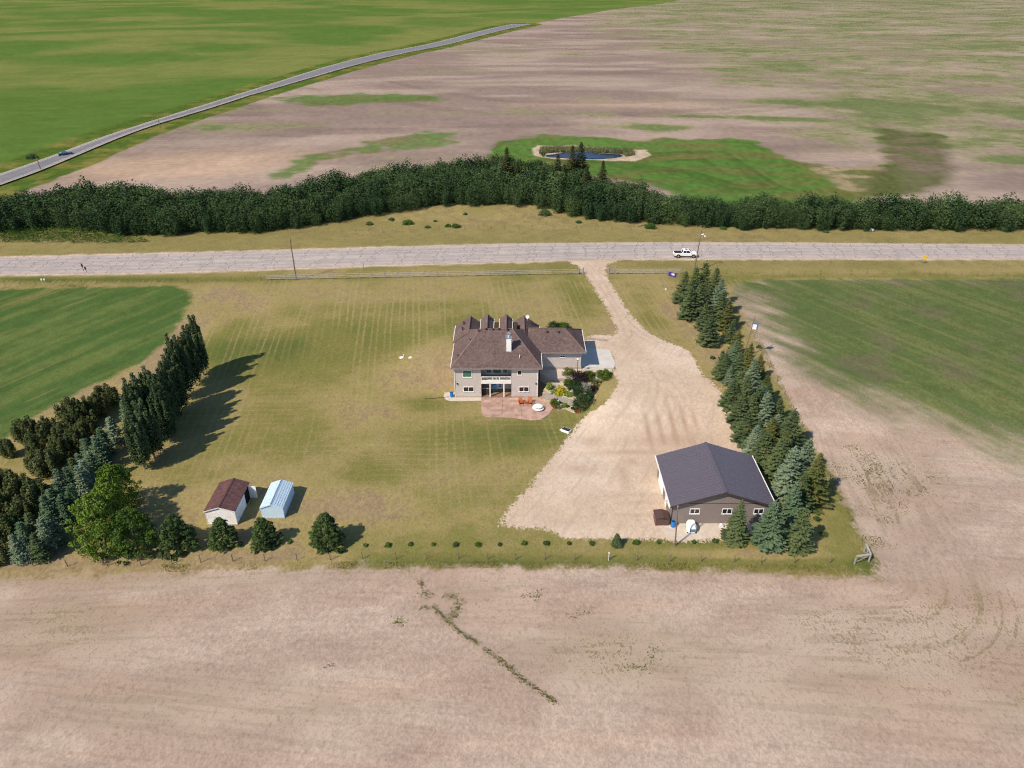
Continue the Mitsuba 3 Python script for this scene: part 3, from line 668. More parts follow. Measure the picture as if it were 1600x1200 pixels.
# deck in the recess
part(house, "deck", MB().box(-5.34, -0.11, YF - 0.02, 112.98, 2.85, 3.05), "weathered_wood")
part(house, "deck_fascia", MB().box(-5.34, -0.11, YF - 0.10, YF - 0.021, 2.8, 3.42), "white_trim")
for x in (-3.82, -1.42):
    part(house, "column", MB().box(x - 0.11, x + 0.11, YF - 0.08, YF + 0.14, 0.10, 2.8), "white_trim")
rl = part(house, "railing", MB().box(-5.3, -0.15, YF - 0.07, YF + 0.02, 4.08, 4.2).box(-5.3, -0.15, YF - 0.06, YF + 0.01, 3.43, 3.5), "white_trim")
for x in (-5.25, -3.3, -2.72, -2.14, -0.2):
    part(rl, "post", MB().box(x - 0.06, x + 0.06, YF - 0.072, YF + 0.022, 3.5, 4.08), "white_trim")
bl = MB()
for x in np.arange(-5.1, -0.3, 0.17):
    bl.box(x - 0.015, x + 0.015, YF - 0.04, YF - 0.01, 3.5, 4.08)
part(rl, "baluster", bl, "white_trim", kind="stuff")
for x in (-9.5, 4.15):
    part(house, "wall_lamp", MB().lathe([(0.0, 0.3), (0.12, 0.25), (0.09, 0.0), (0.0, -0.05)], 8, (x, YF - 0.16, 2.7)).box(x - 0.04, x + 0.04, YF - 0.12, YF, 2.85, 2.95), "dark_metal")
part(house, "downpipe", MB().bar((-9.9, YF - 0.06, 0.1), (-9.9, YF - 0.06, 5.9), 0.09, 0.08), "white_trim")
part(house, "downpipe", MB().bar((4.45, YF - 0.06, 0.1), (4.45, YF - 0.06, 5.9), 0.09, 0.08), "white_trim")
part(house, "downpipe", MB().bar((12.3, 116.34, 2.5), (12.3, 116.34, 5.9), 0.09, 0.08, (0, 1, 0)), "soffit")

# ---------------------------------------------------------------- paving round the house
slab_k = 0
scene["patio"] = mikit.ply(MB().prism(sg.Polygon(PATIO).buffer(-0.12), -0.2, 0.03).get(), "dark_concrete")
labels["patio"] = {"label": "pink stamped concrete patio with saw cut joints", "kind": "structure"}
pp = sg.Polygon(PATIO).buffer(0)
for x0, x1 in ((-20, -1.72), (-1.66, 1.52), (1.58, 20)):
    for y0, y1 in ((90, 108.35), (108.40, 120)):
        g = pp.intersection(sg.box(x0, y0, x1, y1))
        if g.area > 0.5:
            part("patio", "slab", MB().prism(g, -0.1, 0.09), "stamped_concrete")
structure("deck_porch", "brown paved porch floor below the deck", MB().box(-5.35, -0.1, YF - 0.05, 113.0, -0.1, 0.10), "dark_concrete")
structure("path", "pale concrete path curving round the corner of the house", MB().prism([(-5.38, 110.41), (-5.34, 109.29), (-10.67, 109.18), (-11.48, 109.61), (-12.01, 110.69), (-11.91, 112.31), (-11.58, 114.23), (-11.23, 115.97), (-10.84, 117.42), (-10.49, 117.42), (-10.09, 110.41)], -0.3, 0.07), "pale_path")
structure("apron", "pale concrete apron before the garage", MB().prism([(12.5, 117.3), (13.2, 117.0), (14.6, 116.9), (18.3, 116.5), (18.9, 118.0), (18.5, 123.7), (15.2, 124.5), (12.5, 124.7)], 1.9, 2.52), "concrete")
structure("shop_pad", "pale gravel pad round the workshop", MB().prism([(19.91, 79.63), (19.93, 76.7), (20.65, 74.91), (21.94, 73.66), (24.55, 74.03), (29.01, 74.91), (34.71, 75.41), (37.32, 81.01)], -0.2, 0.05), "pale_path")

# ---------------------------------------------------------------- terraced garden beside the house
def sloped(poly, z, zb):
    poly = [tuple(q) for q in poly]
    v, f = trimesh.creation.triangulate_polygon(sg.Polygon(poly), engine="earcut")
    mb = MB().add(np.column_stack([v, [z(a, b) for a, b in v]]), f)
    for a, b in zip(poly, poly[1:] + poly[:1]):
        mb.poly([(*a, zb), (*b, zb), (*b, z(*b)), (*a, z(*a))])
    return mb


def bed_z(x, y):
    return 1.15 + 0.8 * float(np.clip((y - 107.8) / 4.8, 0, 1))


structure("garden_terrace", "pale gravel terrace along the garage wall", MB().prism([(7.2, 112.95), (16.9, 113.1), (18.2, 116.4), (12.5, 117.0), (12.5, 116.36), (5.0, 116.36), (5.0, 115.0)], -0.3, 2.40), "pale_path")
structure("garden_bed", "rockery of pale gravel behind the timber wall", sloped([(5.47, 110.43), (10.62, 107.63), (13.26, 107.84), (16.8, 113.53), (7.25, 112.8), (6.3, 112.0)], bed_z, -0.3), "bed_gravel")
structure("flower_bed", "low gravel bed with small plants beside the patio", MB().prism([(5.35, 109.79), (10.63, 107.25), (13.71, 108.51), (12.62, 106.21), (11.44, 104.99), (10.48, 105.2), (9.16, 106.42), (7.94, 106.21), (6.79, 107.04)], -0.3, 0.16), "bed_gravel")


def timber_wall(label, a, b, z0, z1, m, courses=3):
    k = thing("retaining_wall", label, "wall")
    h = (z1 - z0) / courses
    L = math.dist(a, b)
    n = max(1, round(L / 2.4))
    for c in range(courses):
        for i in range(n):
            t0, t1 = i / n + 0.02 / L, (i + 1) / n - 0.02 / L
            p, q = (np.array(a) * (1 - t) + np.array(b) * t for t in (t0, t1))
            part(k, "timber", MB().bar((*p, z0 + (c + 0.5) * h), (*q, z0 + (c + 0.5) * h), 0.22 + 0.03 * (c % 2), h - 0.02), m)


timber_wall("grey timber retaining wall between rockery and low flower bed", (5.34, 110.12), (10.59, 107.34), -0.2, 1.28, "timber_grey", 4)
timber_wall("straight grey retaining wall under the gravel terrace", (7.2, 112.84), (16.85, 112.98), 1.5, 2.46, "timber_grey", 3)
timber_wall("dark timber retaining wall facing the gravel yard", (13.34, 107.55), (17.06, 113.76), 0.2, 1.75, "timber_dark", 4)
timber_wall("short grey edging wall behind the garage beside the driveway", (13.6, 128.6), (18.4, 127.6), 2.2, 2.75, "timber_grey", 2)

# ---------------------------------------------------------------- the workshop
shop = thing("workshop", "brown metal workshop with dark ribbed gable roof beside the gravel yard", "building")
SX0, SX1, SY0, SY1, SZ, SRZ = 21.55, 34.75, 77.2, 88.0, 3.45, 5.75
part(shop, "wall", MB().prism([(SX0, -0.2), (SX1, -0.2), (SX1, SZ - 0.1), ((SX0 + SX1) / 2, SRZ - 0.28), (SX0, SZ - 0.1)], SY0, SY1).move([[1, 0, 0, 0], [0, 0, 1, 0], [0, 1, 0, 0], [0, 0, 0, 1]]), "shop_siding")
xm, a0, a1, b0, b1 = (SX0 + SX1) / 2, SX0 - 0.45, SX1 + 0.45, SY0 - 0.5, SY1 + 0.3
srf = part(shop, "roof", roof_planes([[(a0, b1, SZ - 0.06), (a0, b0, SZ - 0.06), (xm, b0, SRZ), (xm, b1, SRZ)], [(a1, b0, SZ - 0.06), (a1, b1, SZ - 0.06), (xm, b1, SRZ), (xm, b0, SRZ)]], 0.14), "shop_roof")
rib = MB()
for y in np.arange(b0 + 0.3, b1, 0.6):
    rib.bar((a0 + 0.02, y, SZ - 0.04), (xm - 0.1, y, SRZ - 0.01), 0.03, 0.035)
    rib.bar((a1 - 0.02, y, SZ - 0.04), (xm + 0.1, y, SRZ - 0.01), 0.03, 0.035)
part(srf, "rib", rib, "shop_roof", kind="stuff")
part(srf, "ridge_cap", MB().bar((xm, b0, SRZ + 0.03), (xm, b1, SRZ + 0.03), 0.4, 0.07), "shop_roof")
for x in (a0 - 0.07, a1 + 0.07):
    part(srf, "gutter", MB().bar((x, b0, SZ - 0.12), (x, b1, SZ - 0.12), 0.14, 0.15), "white_trim")
for s, x in ((-1, a0), (1, a1)):
    part(srf, "bargeboard", MB().bar((x, b0 - 0.03, SZ - 0.20), (xm, b0 - 0.03, SRZ - 0.14), 0.05, 0.26), "shop_trim")
part(shop, "trim_band", MB().box(SX0 + 0.05, SX1 - 0.05, SY0 - 0.03, SY0 - 0.001, SZ - 0.02, SZ + 0.06), "shop_trim")
for x in (SX0, SX1):
    part(shop, "corner_trim", MB().box(x - 0.06, x + 0.06, SY0 - 0.05, SY0 + 0.06, 0, SZ - 0.2), "shop_trim")
for x in (23.9, 28.25, 32.5):
    window(shop, x, x + 1.35, 1.75, 2.65, SY0, "dark_glass", 2)
gd = part(shop, "overhead_door", MB().box(SX0 - 0.05, SX0 - 0.001, 83.3, 86.6, 0.05, 3.0), "white_trim")
for k in range(4):
    part(gd, "panel", MB().box(SX0 - 0.08, SX0 - 0.051, 83.4, 86.5, 0.1 + 0.72 * k, 0.78 + 0.72 * k), "white_siding")
sd = part(shop, "side_door", MB().box(SX0 - 0.05, SX0 - 0.001, 80.6, 81.6, 0.05, 2.15), "white_trim")
part(sd, "handle", MB().box(SX0 - 0.12, SX0 - 0.051, 80.72, 80.78, 1.0, 1.12), "dark_metal")
window(shop, 78.6, 79.9, 1.6, 2.5, SX0, "dark_glass", 2, axis="x")
part(shop, "stove_pipe", MB().tube([(29.1, 75.9, 0.0), (29.0, 75.95, 1.5)], 0.06, 6), "dark_metal")

# ---------------------------------------------------------------- sheds
def shed(label, x0, x1, y0, y1, ze, zr, wallm, roofm, over=0.15, trim="white_trim"):
    k = thing("garden_shed", label, "shed")
    xm = (x0 + x1) / 2
    part(k, "wall", MB().prism([(x0, 0.0), (x1, 0.0), (x1, ze - 0.06), (xm, zr - 0.14), (x0, ze - 0.06)], y0, y1).move([[1, 0, 0, 0], [0, 0, 1, 0], [0, 1, 0, 0], [0, 0, 0, 1]]), wallm)
    s = (zr - ze) / (xm - x0 + over)
    r = part(k, "roof", roof_planes([[(x0 - over, y1 + over, ze), (x0 - over, y0 - over, ze), (xm, y0 - over, zr), (xm, y1 + over, zr)], [(x1 + over, y0 - over, ze), (x1 + over, y1 + over, ze), (xm, y1 + over, zr), (xm, y0 - over, zr)]], 0.07), roofm)
    for x in (x0 - over, x1 + over):
        part(r, "bargeboard", MB().bar((x, y0 - over - 0.02, ze - 0.06), (xm, y0 - over - 0.02, zr - 0.06), 0.035, 0.13), trim)
    for x in (x0, x1):
        part(k, "corner_trim", MB().box(x - 0.04, x + 0.04, y0 - 0.02, y0 + 0.05, 0.0, ze - 0.12), trim)
    return k, r, xm


s1, r1, xm1 = shed("white shed with dark maroon shingle roof and open side door", -41.2, -37.25, 76.95, 83.1, 2.42, 3.12, "white_siding", "shed_shingle")
part(r1, "ridge_cap", MB().bar((xm1, 76.8, 3.13), (xm1, 83.25, 3.13), 0.24, 0.04), "shed_shingle")
part(s1, "doorway", MB().box(-37.25, -37.22, 81.0, 82.6, 0.1, 2.15), "shed_dark", label="dark open doorway")
part(s1, "door", MB().box(-37.21, -36.2, 82.62, 82.67, 0.12, 2.12), "white_siding", label="white shed door standing open")
part(s1, "floor", MB().box(-41.25, -37.2, 76.9, 83.15, -0.1, 0.1), "weathered_wood")
s2, r2, xm2 = shed("small pale blue metal shed with low gable roof", -34.25, -31.25, 78.35, 83.75, 1.85, 2.45, "blue_wall", "blue_roof", 0.1, "blue_wall")
part(r2, "ridge_cap", MB().bar((xm2, 78.25, 2.47), (xm2, 83.85, 2.47), 0.16, 0.05), "steel")
part(s2, "floor", MB().box(-34.35, -31.15, 78.2, 83.85, -0.08, 0.1), "timber_grey")
lite = MB()
for x in np.arange(xm2 + 0.15, -31.2, 0.3):
    lite.bar((x, 78.3, 2.47 - (x - xm2) * 0.375), (x, 83.8, 2.47 - (x - xm2) * 0.375), 0.05, 0.04)
part(r2, "seam", lite, "blue_wall", kind="stuff")
part(s2, "door", MB().box(-33.5, -32.0, 83.75, 83.79, 0.1, 1.75), "white_trim")

# ---------------------------------------------------------------- foliage
def leafy(a, b, warm=None, f=0.45):
    """Foliage colour: differs from tree to tree and from clump to clump."""
    def fn(p, n, uv):
        k = 0.55 * f2(p.x * f, p.y * f, 2) + 0.45 * f2(p.x * 2.1 + p.z * 1.3, p.y * 2.1 - p.z * 1.7, 2)
        c = mix(mi.Color3f(*a), mi.Color3f(*b), smoothstep(0.28, 0.72, k))
        if warm is not None:
            c = mix(c, mi.Color3f(*warm), smoothstep(0.62, 0.85, f2(p.x * 0.9 + 40 + p.z, p.y * 0.9, 2)) * 0.6)
        return c
    return fn


def foliage(name, a, b, warm=None, f=0.45):
    matte(name, leafy(a, b, warm, f))


foliage("leaf_belt", (0.030, 0.064, 0.030), (0.064, 0.108, 0.044), (0.084, 0.114, 0.042), 0.10)
foliage("leaf_poplar", (0.046, 0.076, 0.036), (0.096, 0.136, 0.062), None)
foliage("leaf_green", (0.075, 0.140, 0.022), (0.140, 0.225, 0.040), (0.180, 0.225, 0.042))
foliage("leaf_deep", (0.050, 0.102, 0.022), (0.095, 0.165, 0.036))
foliage("needle_green", (0.064, 0.100, 0.046), (0.125, 0.168, 0.074), (0.140, 0.158, 0.066))
foliage("needle_blue", (0.112, 0.166, 0.104), (0.222, 0.292, 0.194), (0.135, 0.175, 0.092))
foliage("needle_teal", (0.068, 0.124, 0.070), (0.140, 0.210, 0.122))
foliage("needle_yellow", (0.080, 0.102, 0.034), (0.155, 0.165, 0.055), (0.150, 0.120, 0.045))
foliage("needle_pine", (0.062, 0.090, 0.036), (0.122, 0.148, 0.058), (0.120, 0.124, 0.052))
foliage("needle_dome", (0.044, 0.080, 0.030), (0.092, 0.140, 0.048))
foliage("needle_old", (0.042, 0.058, 0.026), (0.090, 0.098, 0.042), (0.110, 0.095, 0.046))
foliage("leaf_belt_light", (0.048, 0.088, 0.036), (0.090, 0.142, 0.054), (0.112, 0.142, 0.050), 0.2)
matte("bark", grainy((0.16, 0.125, 0.095), 0.3, 4))
matte("grey_bark", grainy((0.33, 0.29, 0.245), 0.25, 4))


def unit(v):
    return v / np.maximum(np.linalg.norm(v, axis=-1, keepdims=True), 1e-9)


def leaves(rng, P, N, s, long=1.0):
    """A leaf-sized triangle at each point P, facing N."""
    N = unit(N)
    t = unit(np.cross(N, rng.normal(size=N.shape)))
    b = np.cross(N, t)
    s = np.broadcast_to(s, (len(P),))[:, None] * rng.uniform(0.7, 1.3, (len(P), 1))
    v = np.stack([P + t * s * long, P - 0.5 * t * s * long + 0.8 * b * s, P - 0.5 * t * s * long - 0.8 * b * s], 1)
    return v.reshape(-1, 3), np.arange(3 * len(P)).reshape(-1, 3)


def dirs(rng, n, up=0.0):
    d = rng.normal(size=(n, 3))
    d[:, 2] += up
    return unit(d)


def clumped(seed, h, R, env, M, K, s, rc, base=0.08, up=0.5, long=1.0, squash=0.8):
    """A crown of M clumps of K leaves; env(t) is the outline's radius at height t, from 0 to 1."""
    rng = np.random.default_rng(seed)
    t = base + (1 - base) * rng.uniform(0, 1, M)
    a = rng.uniform(0, 2 * np.pi, M)
    lobes = 1 + 0.18 * np.sin(3 * a + rng.uniform(0, 6)) + 0.12 * np.sin(5 * a + 9 * t)
    r = R * np.array([env(q) for q in t]) * np.sqrt(rng.uniform(0.25, 1.0, M)) * lobes
    C = np.stack([r * np.cos(a), r * np.sin(a), t * h - rc * 0.6], 1)
    rr = rc * rng.uniform(0.6, 1.25, M)
    d = dirs(rng, M * K, up).reshape(M, K, 3)
    P = C[:, None] + d * rr[:, None, None] * rng.uniform(0.55, 1.0, (M, K, 1)) * [1, 1, squash]
    P[..., 2] = np.maximum(P[..., 2], 0.08)
    N = d + 0.55 * rng.normal(size=d.shape)
    return leaves(rng, P.reshape(-1, 3), N.reshape(-1, 3), s, long)


def spruce(seed, h, R, layers=None, tier=0.46, low=0.03, pad=0.12):
    """Whorls of drooping branches, each a fan of needle sprays whose tips turn up."""
    rng = np.random.default_rng(seed)
    V, F, n = [], [], 0
    z = low * h + 0.25
    while z < h - 0.25:
        q = 1 - z / h
        L0 = R * (q ** 0.85) * (1.0 if z > 0.12 * h else 0.9) + 0.12
        m = int(5 + 3.4 * q)
        for a in rng.uniform(0, 2 * np.pi) + np.arange(m) * 2 * np.pi / m + rng.normal(0, 0.16, m):
            L = L0 * rng.uniform(0.72, 1.12)
            out, side = np.array([math.cos(a), math.sin(a), 0]), np.array([-math.sin(a), math.cos(a), 0])
            k = max(4, int(L / 0.17))
            t = np.linspace(0.22, 1.0, k)
            sag = (-0.30 * t + 0.20 * t**3) * L + 0.10 * q
            c = out * (L * t)[:, None] + np.stack([0 * t, 0 * t, sag], 1) + [0, 0, z + rng.normal(0, 0.06)]
            wid = (0.40 * L * (1 - 0.62 * t) + 0.10) * rng.uniform(0.8, 1.15)
            for sd in (-1, 1):
                tip = c + sd * side * wid[:, None] + out * (0.55 * wid)[:, None] + np.stack([0 * t, 0 * t, -0.16 * wid + 0.02], 1) + rng.normal(0, 0.035, (k, 3))
                w = pad + 0.04 * rng.uniform(0, 1, (k, 1))
                mid = 0.45 * c + 0.55 * tip + np.stack([0 * t, 0 * t, 0.05 + 0 * t], 1)
                V += [np.stack([c, mid - out * w, tip, mid + out * w], 1).reshape(-1, 3)]
                i = n + 4 * np.arange(k)[:, None]
                F += [np.vstack([i + [0, 1, 2], i + [0, 2, 3]])]
                n += 4 * k
            hang = c[1:] + rng.normal(0, 0.05, (k - 1, 3))
            V += [np.stack([hang - side * 0.10, hang + side * 0.10, hang + [0, 0, -0.24]], 1).reshape(-1, 3)]
            F += [n + np.arange(3 * (k - 1)).reshape(-1, 3)]
            n += 3 * (k - 1)
        z += tier * (0.65 + 0.5 * q) * rng.uniform(0.85, 1.15)
    tops = np.linspace(h - 0.7, h, 7)
    P = np.stack([rng.normal(0, 0.05, 7), rng.normal(0, 0.05, 7), tops], 1)
    v, f = leaves(rng, P, dirs(rng, 7), 0.14)
    return np.vstack(V + [v]), np.vstack(F + [f + n])


def stems(seed, h, R, n, K, s, r0, pack=1.0, low=0.0, top=0.62, long=1.2, blunt=1.12):
    """A crown of n upright leafy shoots of unequal height, as aspens and poplars have."""
    rng = np.random.default_rng(seed)
    P, N = [], []
    for i in range(n):
        q = math.sqrt((i + 0.3) / n)
        a = 2.4 * i + rng.normal(0, 0.3)
        hh = h * (1 - (1 - top) * q**1.6) * rng.uniform(0.86, 1.02)
        lean = np.array([math.cos(a), math.sin(a), 0.0])
        t = rng.uniform(low, 1, K) ** 0.85
        rad = r0 * np.sqrt(np.clip(np.minimum(t * 3.2, 1), 0.15, 1)) * np.clip(blunt - t, 0.10, 1) ** 0.75
        rad = rad * (0.75 + 0.5 * meshkit.noise(np.stack([t * h * 1.1, 0 * t + i, 0 * t + seed], 1)))
        d = dirs(rng, K, 0.35)
        c = lean * (R * q * pack * np.minimum(1, 0.55 + 0.9 * t))[:, None] + np.stack([0 * t, 0 * t, t * hh], 1)
        P.append(np.maximum(c + d * (rad * rng.uniform(0.5, 1.0, K))[:, None], [-99, -99, 0.05]))
        N.append(d + 0.5 * rng.normal(size=d.shape))
    return leaves(rng, np.vstack(P), np.vstack(N), s, long)


def trunk(h, r, limbs=0, seed=0, lean=0.0):
    rng = np.random.default_rng(seed)
    mb = MB().tube([(0, 0, -0.3), (0.02 * h * lean, 0, 0.3 * h), (0.03 * h * lean, 0.01 * h, 0.65 * h), (0, 0, h)], [r, 0.8 * r, 0.5 * r, 0.12 * r], 7)
    for _ in range(limbs):
        a, z = rng.uniform(0, 6.28), rng.uniform(0.2, 0.6) * h
        L = rng.uniform(0.18, 0.3) * h
        mb.tube([(0, 0, z), (0.5 * L * math.cos(a), 0.5 * L * math.sin(a), z + 0.5 * L), (L * math.cos(a), L * math.sin(a), z + 1.1 * L)], [0.4 * r, 0.25 * r, 0.06 * r], 5)
    return mb


GROUP = {}


def group(name, h, crown, leaf, tr, bark="bark"):
    d = {"type": "shapegroup", "crown": mikit.ply(crown, leaf)}
    if tr is not None:
        d["trunk"] = mikit.ply(tr.get(), bark)
    scene[name] = d
    GROUP[name] = h


def grow(key, kind, x, y, h, rot, fat=1.0, z=None):
    s = h / GROUP[kind]
    scene[key] = {"type": "instance", "shapegroup": {"type": "ref", "id": kind}, "to_world": T().translate([float(x), float(y), float(hgt(x, y)) if z is None else float(z)]).rotate([0, 0, 1], float(rot)).scale([s * fat, s * fat, s])}


def dome(t):
    return math.sqrt(max(0.0, 1 - (2 * t - 0.85) ** 2 / 1.35)) if t < 0.98 else 0.25


def bushy(t):
    return min(1.0, 0.72 + 0.8 * t) * math.sqrt(max(0.02, 1 - max(0, t - 0.35) ** 2 / 0.46))


def column(t):
    return min(1.0, 0.30 + 2.2 * t) * max(0.10, 1 - max(0, t - 0.35) ** 1.5 * 1.75)


def cone(t):
    return max(0.10, min(1.0, 0.80 + 1.2 * t) * (1 - t) ** 0.50)


SP = {"g": "needle_green", "b": "needle_blue", "t": "needle_teal", "y": "needle_yellow"}
sp_mesh = [(spruce(11, 7.5, 2.45), 7.5), (spruce(12, 7.0, 2.1), 7.0), (spruce(13, 8.0, 2.9), 8.0)]
for c, leaf in SP.items():
    for i, (m, h) in enumerate(sp_mesh):
        group(f"spruce_{c}{i}", h, m, leaf, trunk(0.95 * h, 0.14))
young = [(spruce(21, 4.5, 1.15, tier=0.33, pad=0.09), 4.5), (spruce(22, 4.2, 1.0, tier=0.33, pad=0.09), 4.2)]
for c, leaf in SP.items():
    for i, (m, h) in enumerate(young):
        group(f"young_{c}{i}", h, m, leaf, trunk(0.95 * h, 0.07))
for i in range(2):
    group(f"poplar_{i}", 13.0, stems(31 + i, 13, 1.5, 15, 640, 0.15, 0.85, low=0.13, top=0.66, blunt=1.25), "leaf_poplar", trunk(12, 0.20), "grey_bark")
    group(f"pine_{i}", 5.5, stems(41 + i, 5.5, 1.7, 13, 400, 0.095, 0.72, low=0.05, top=0.62, long=2.0, blunt=1.35), "needle_pine", trunk(5, 0.12, 4, i))
    group(f"dome_pine_{i}", 5.4, clumped(51 + i, 5.4, 2.25, cone, 260, 36, 0.085, 0.34, base=0.04, up=0.8, long=2.2), "needle_dome", trunk(5, 0.12, 4, i))
    group(f"broadleaf_{i}", 6.5, clumped(61 + i, 6.5, 2.7, dome, 300, 34, 0.115, 0.45, base=0.05, up=0.5), "leaf_green" if i == 0 else "leaf_deep", trunk(5, 0.14), "bark")
for i in range(4):
    group(f"belt_tree_{i}", 7.5, stems(71 + i, 7.5, 2.3, 9, 185, 0.17, 1.05 + 0.1 * i, top=0.62 + 0.05 * i, blunt=1.55 + 0.08 * i), "leaf_belt_light" if i == 3 else "leaf_belt", None)
old = [(spruce(81, 13, 3.2, tier=0.42), 13.0), (spruce(82, 12, 2.8, tier=0.42), 12.0)]
for i, (m, h) in enumerate(old):
    group(f"old_spruce_{i}", h, m, "needle_old", trunk(0.95 * h, 0.2))

ONES = ["first", "second", "third", "fourth", "fifth", "sixth", "seventh", "eighth", "ninth", "tenth", "eleventh", "twelfth", "thirteenth", "fourteenth", "fifteenth", "sixteenth", "seventeenth", "eighteenth", "nineteenth"]
ORD = ONES + [w for t, u in (("twentieth", "twenty"), ("thirtieth", "thirty"), ("fortieth", "forty"), ("fiftieth", "fifty")) for w in [t] + [f"{u} {q}" for q in ONES[:9]]]
HUE = {"g": "dark green", "b": "silvery blue", "t": "blue green", "y": "yellowish green"}
rng = np.random.default_rng(5)

# windbreak of mature spruces between the yard and the east field
EAST = [('g', 36.74, 146.38, 7.31), ('g', 38.31, 144.01, 8.93), ('g', 40.51, 145.36, 9.96), ('g', 42.38, 143.35, 9.46), ('b', 38.41, 140.1, 6.29), ('b', 42.37, 138.83, 8.6), ('g', 38.1, 132.76, 6.23), ('y', 42.43, 132.17, 6.89), ('g', 37.63, 126.27, 6.58), ('g', 42.02, 127.09, 4.88), ('t', 39.49, 115.86, 6.16), ('y', 42.25, 115.86, 5.78), ('g', 37.07, 112.6, 5.2), ('b', 37.63, 110.84, 3.8), ('b', 40.98, 109.22, 6.35), ('g', 38.58, 104.96, 6.01), ('y', 42.08, 105.63, 5.42), ('g', 36.62, 100.38, 5.68), ('b', 40.82, 100.53, 6.04), ('g', 43.09, 100.84, 4.74), ('g', 36.65, 96.33, 5.84), ('y', 40.08, 94.83, 5.81), ('g', 42.61, 93.92, 7.85), ('b', 37.35, 93.62, 5.09), ('g', 39.49, 88.28, 6.99), ('b', 42.9, 87.65, 6.97), ('b', 39.04, 83.29, 8.67), ('y', 42.02, 81.86, 8.4), ('g', 39.82, 80.18, 6.42), ('t', 37.87, 78.01, 6.57), ('g', 29.43, 73.91, 6.76), ('t', 33.44, 73.17, 7.46), ('g', 37.06, 72.45, 6.92), ('g', 37.95, 90.84, 6.17), ('t', 38.83, 96.92, 3.62), ('g', 39.76, 102.07, 5.71), ('g', 36.84, 113.98, 5.23), ('g', 39.08, 111.26, 6.4), ('y', 43.04, 112.6, 5.2), ('g', 37.92, 106.66, 5.56), ('t', 40.77, 102.7, 5.73), ('g', 38.61, 100.84, 5.69), ('b', 41.39, 96.63, 5.03), ('g', 37.92, 92.09, 5.52), ('y', 40.58, 90.52, 6.16), ('g', 41.06, 85.51, 5.14), ('t', 40.74, 83.44, 5.31), ('g', 41.6, 134.54, 7.5), ('g', 36.15, 138.21, 7.21), ('y', 41.48, 121.28, 5.67), ('g', 42.35, 104.63, 4.8), ('g', 38.4, 138.83, 7.78), ('g', 36.36, 104.63, 5.28)]
EAST.sort(key=lambda q: -q[2])
for i, (c, x, y, h) in enumerate(EAST):
    k = thing("spruce_tree", f"{HUE[c]} spruce, {ORD[i]} from the road in the windbreak beside the gravel yard", "spruce tree", "spruces of the windbreak by the gravel yard")
    grow(k, f"spruce_{c}{i % 3 if h > 5 else 1}", x, y, h, rng.uniform(0, 360), rng.uniform(0.90, 1.15) * (0.68 if x < 31 and y < 80 else 1))

# shelterbelt on the west side: young spruces, dark pines, columnar poplars
WEST = [('t', -63.41, 90.36, 5.14), ('t', -61.36, 89.71, 6.03), ('t', -62.49, 86.57, 5.05), ('b', -63.42, 82.43, 5.29), ('t', -62.35, 83, 5.19), ('b', -60.77, 83.15, 5.41), ('b', -60.86, 84.61, 5.45), ('t', -59.44, 78.55, 5.52), ('t', -60.16, 77.22, 5.06), ('t', -61.97, 76.7, 5.47), ('g', -62.14, 73.42, 5.18), ('b', -59.46, 71.73, 5.77), ('t', -59.48, 73.17, 5.39), ('b', -62.28, 69.86, 4.79), ('b', -61.48, 70.32, 4.07), ('g', -59.8, 70.09, 4.69), ('b', -62.51, 96.14, 5.27), ('t', -62.63, 101.63, 5.88), ('t', -62.26, 78.55, 5.09), ('t', -61.77, 79.63, 5.33), ('g', -62.81, 85.36, 5.25), ('t', -62.5, 71.97, 4.84), ('t', -60.89, 86.57, 5.39), ('t', -62.44, 93.01, 5.2)]
WEST.sort(key=lambda q: q[2])
for i, (c, x, y, h) in enumerate(WEST):
    k = thing("young_spruce", f"young {HUE[c]} spruce, {ORD[i]} from the south fence in the west shelterbelt", "spruce tree", "young spruces of the west shelterbelt")
    grow(k, f"young_{c}{i % 2}", x, y, h, rng.uniform(0, 360), rng.uniform(0.95, 1.2))
PINES = [('p', -75.37, 96.85, 5.99), ('p', -71.6, 96.85, 5.99), ('p', -69.48, 100.14, 7.97), ('p', -68.06, 100.88, 7.29), ('p', -67.7, 103.89, 5.7), ('p', -67.28, 106.98, 6.02), ('p', -75.9, 92.68, 4.5), ('p', -69.68, 89.23, 4.66), ('p', -67.12, 91.34, 5.85), ('p', -65.65, 93.7, 6.25), ('p', -68.31, 82.71, 5.62), ('p', -65.07, 81.29, 5.59), ('p', -71.25, 84.17, 5.22), ('p', -67.46, 88.12, 5.76), ('p', -64.88, 73.79, 5.93), ('p', -64.87, 78.01, 5.18), ('p', -64.36, 74.66, 5), ('p', -68.58, 78.82, 5.31), ('p', -68.45, 95.08, 5.95), ('p', -71.84, 93.01, 5.2), ('p', -65.79, 96.85, 5.99), ('p', -63.29, 69.63, 5.1), ('p', -68.04, 74.41, 5.42), ('p', -72.33, 82.43, 5.83)]
PINES.sort(key=lambda q: q[2])
for i, (c, x, y, h) in enumerate(PINES):
    k = thing("pine_tree", f"dark brownish pine, {ORD[i]} from the south fence along the west shelterbelt", "pine tree", "dark pines of the west shelterbelt")
    grow(k, f"pine_{i % 2}", x - 1.5, y, 0.82 * h, rng.uniform(0, 360), rng.uniform(1.0, 1.25))
POPLARS = [('p', -56.31, 117.17, 12.63), ('p', -56.43, 113.6, 12.57), ('p', -56.75, 109.54, 13.19), ('p', -56.11, 105.23, 11.91), ('p', -55.35, 101.63, 11.72), ('p', -54.39, 96.85, 11.47), ('p', -54.94, 92.34, 11.02), ('p', -55.31, 89.55, 10.77), ('p', -57.78, 101.63, 11.84), ('p', -58.06, 98.3, 12.33), ('p', -58.31, 96.49, 12.56), ('p', -55.83, 99.4, 11.95)]
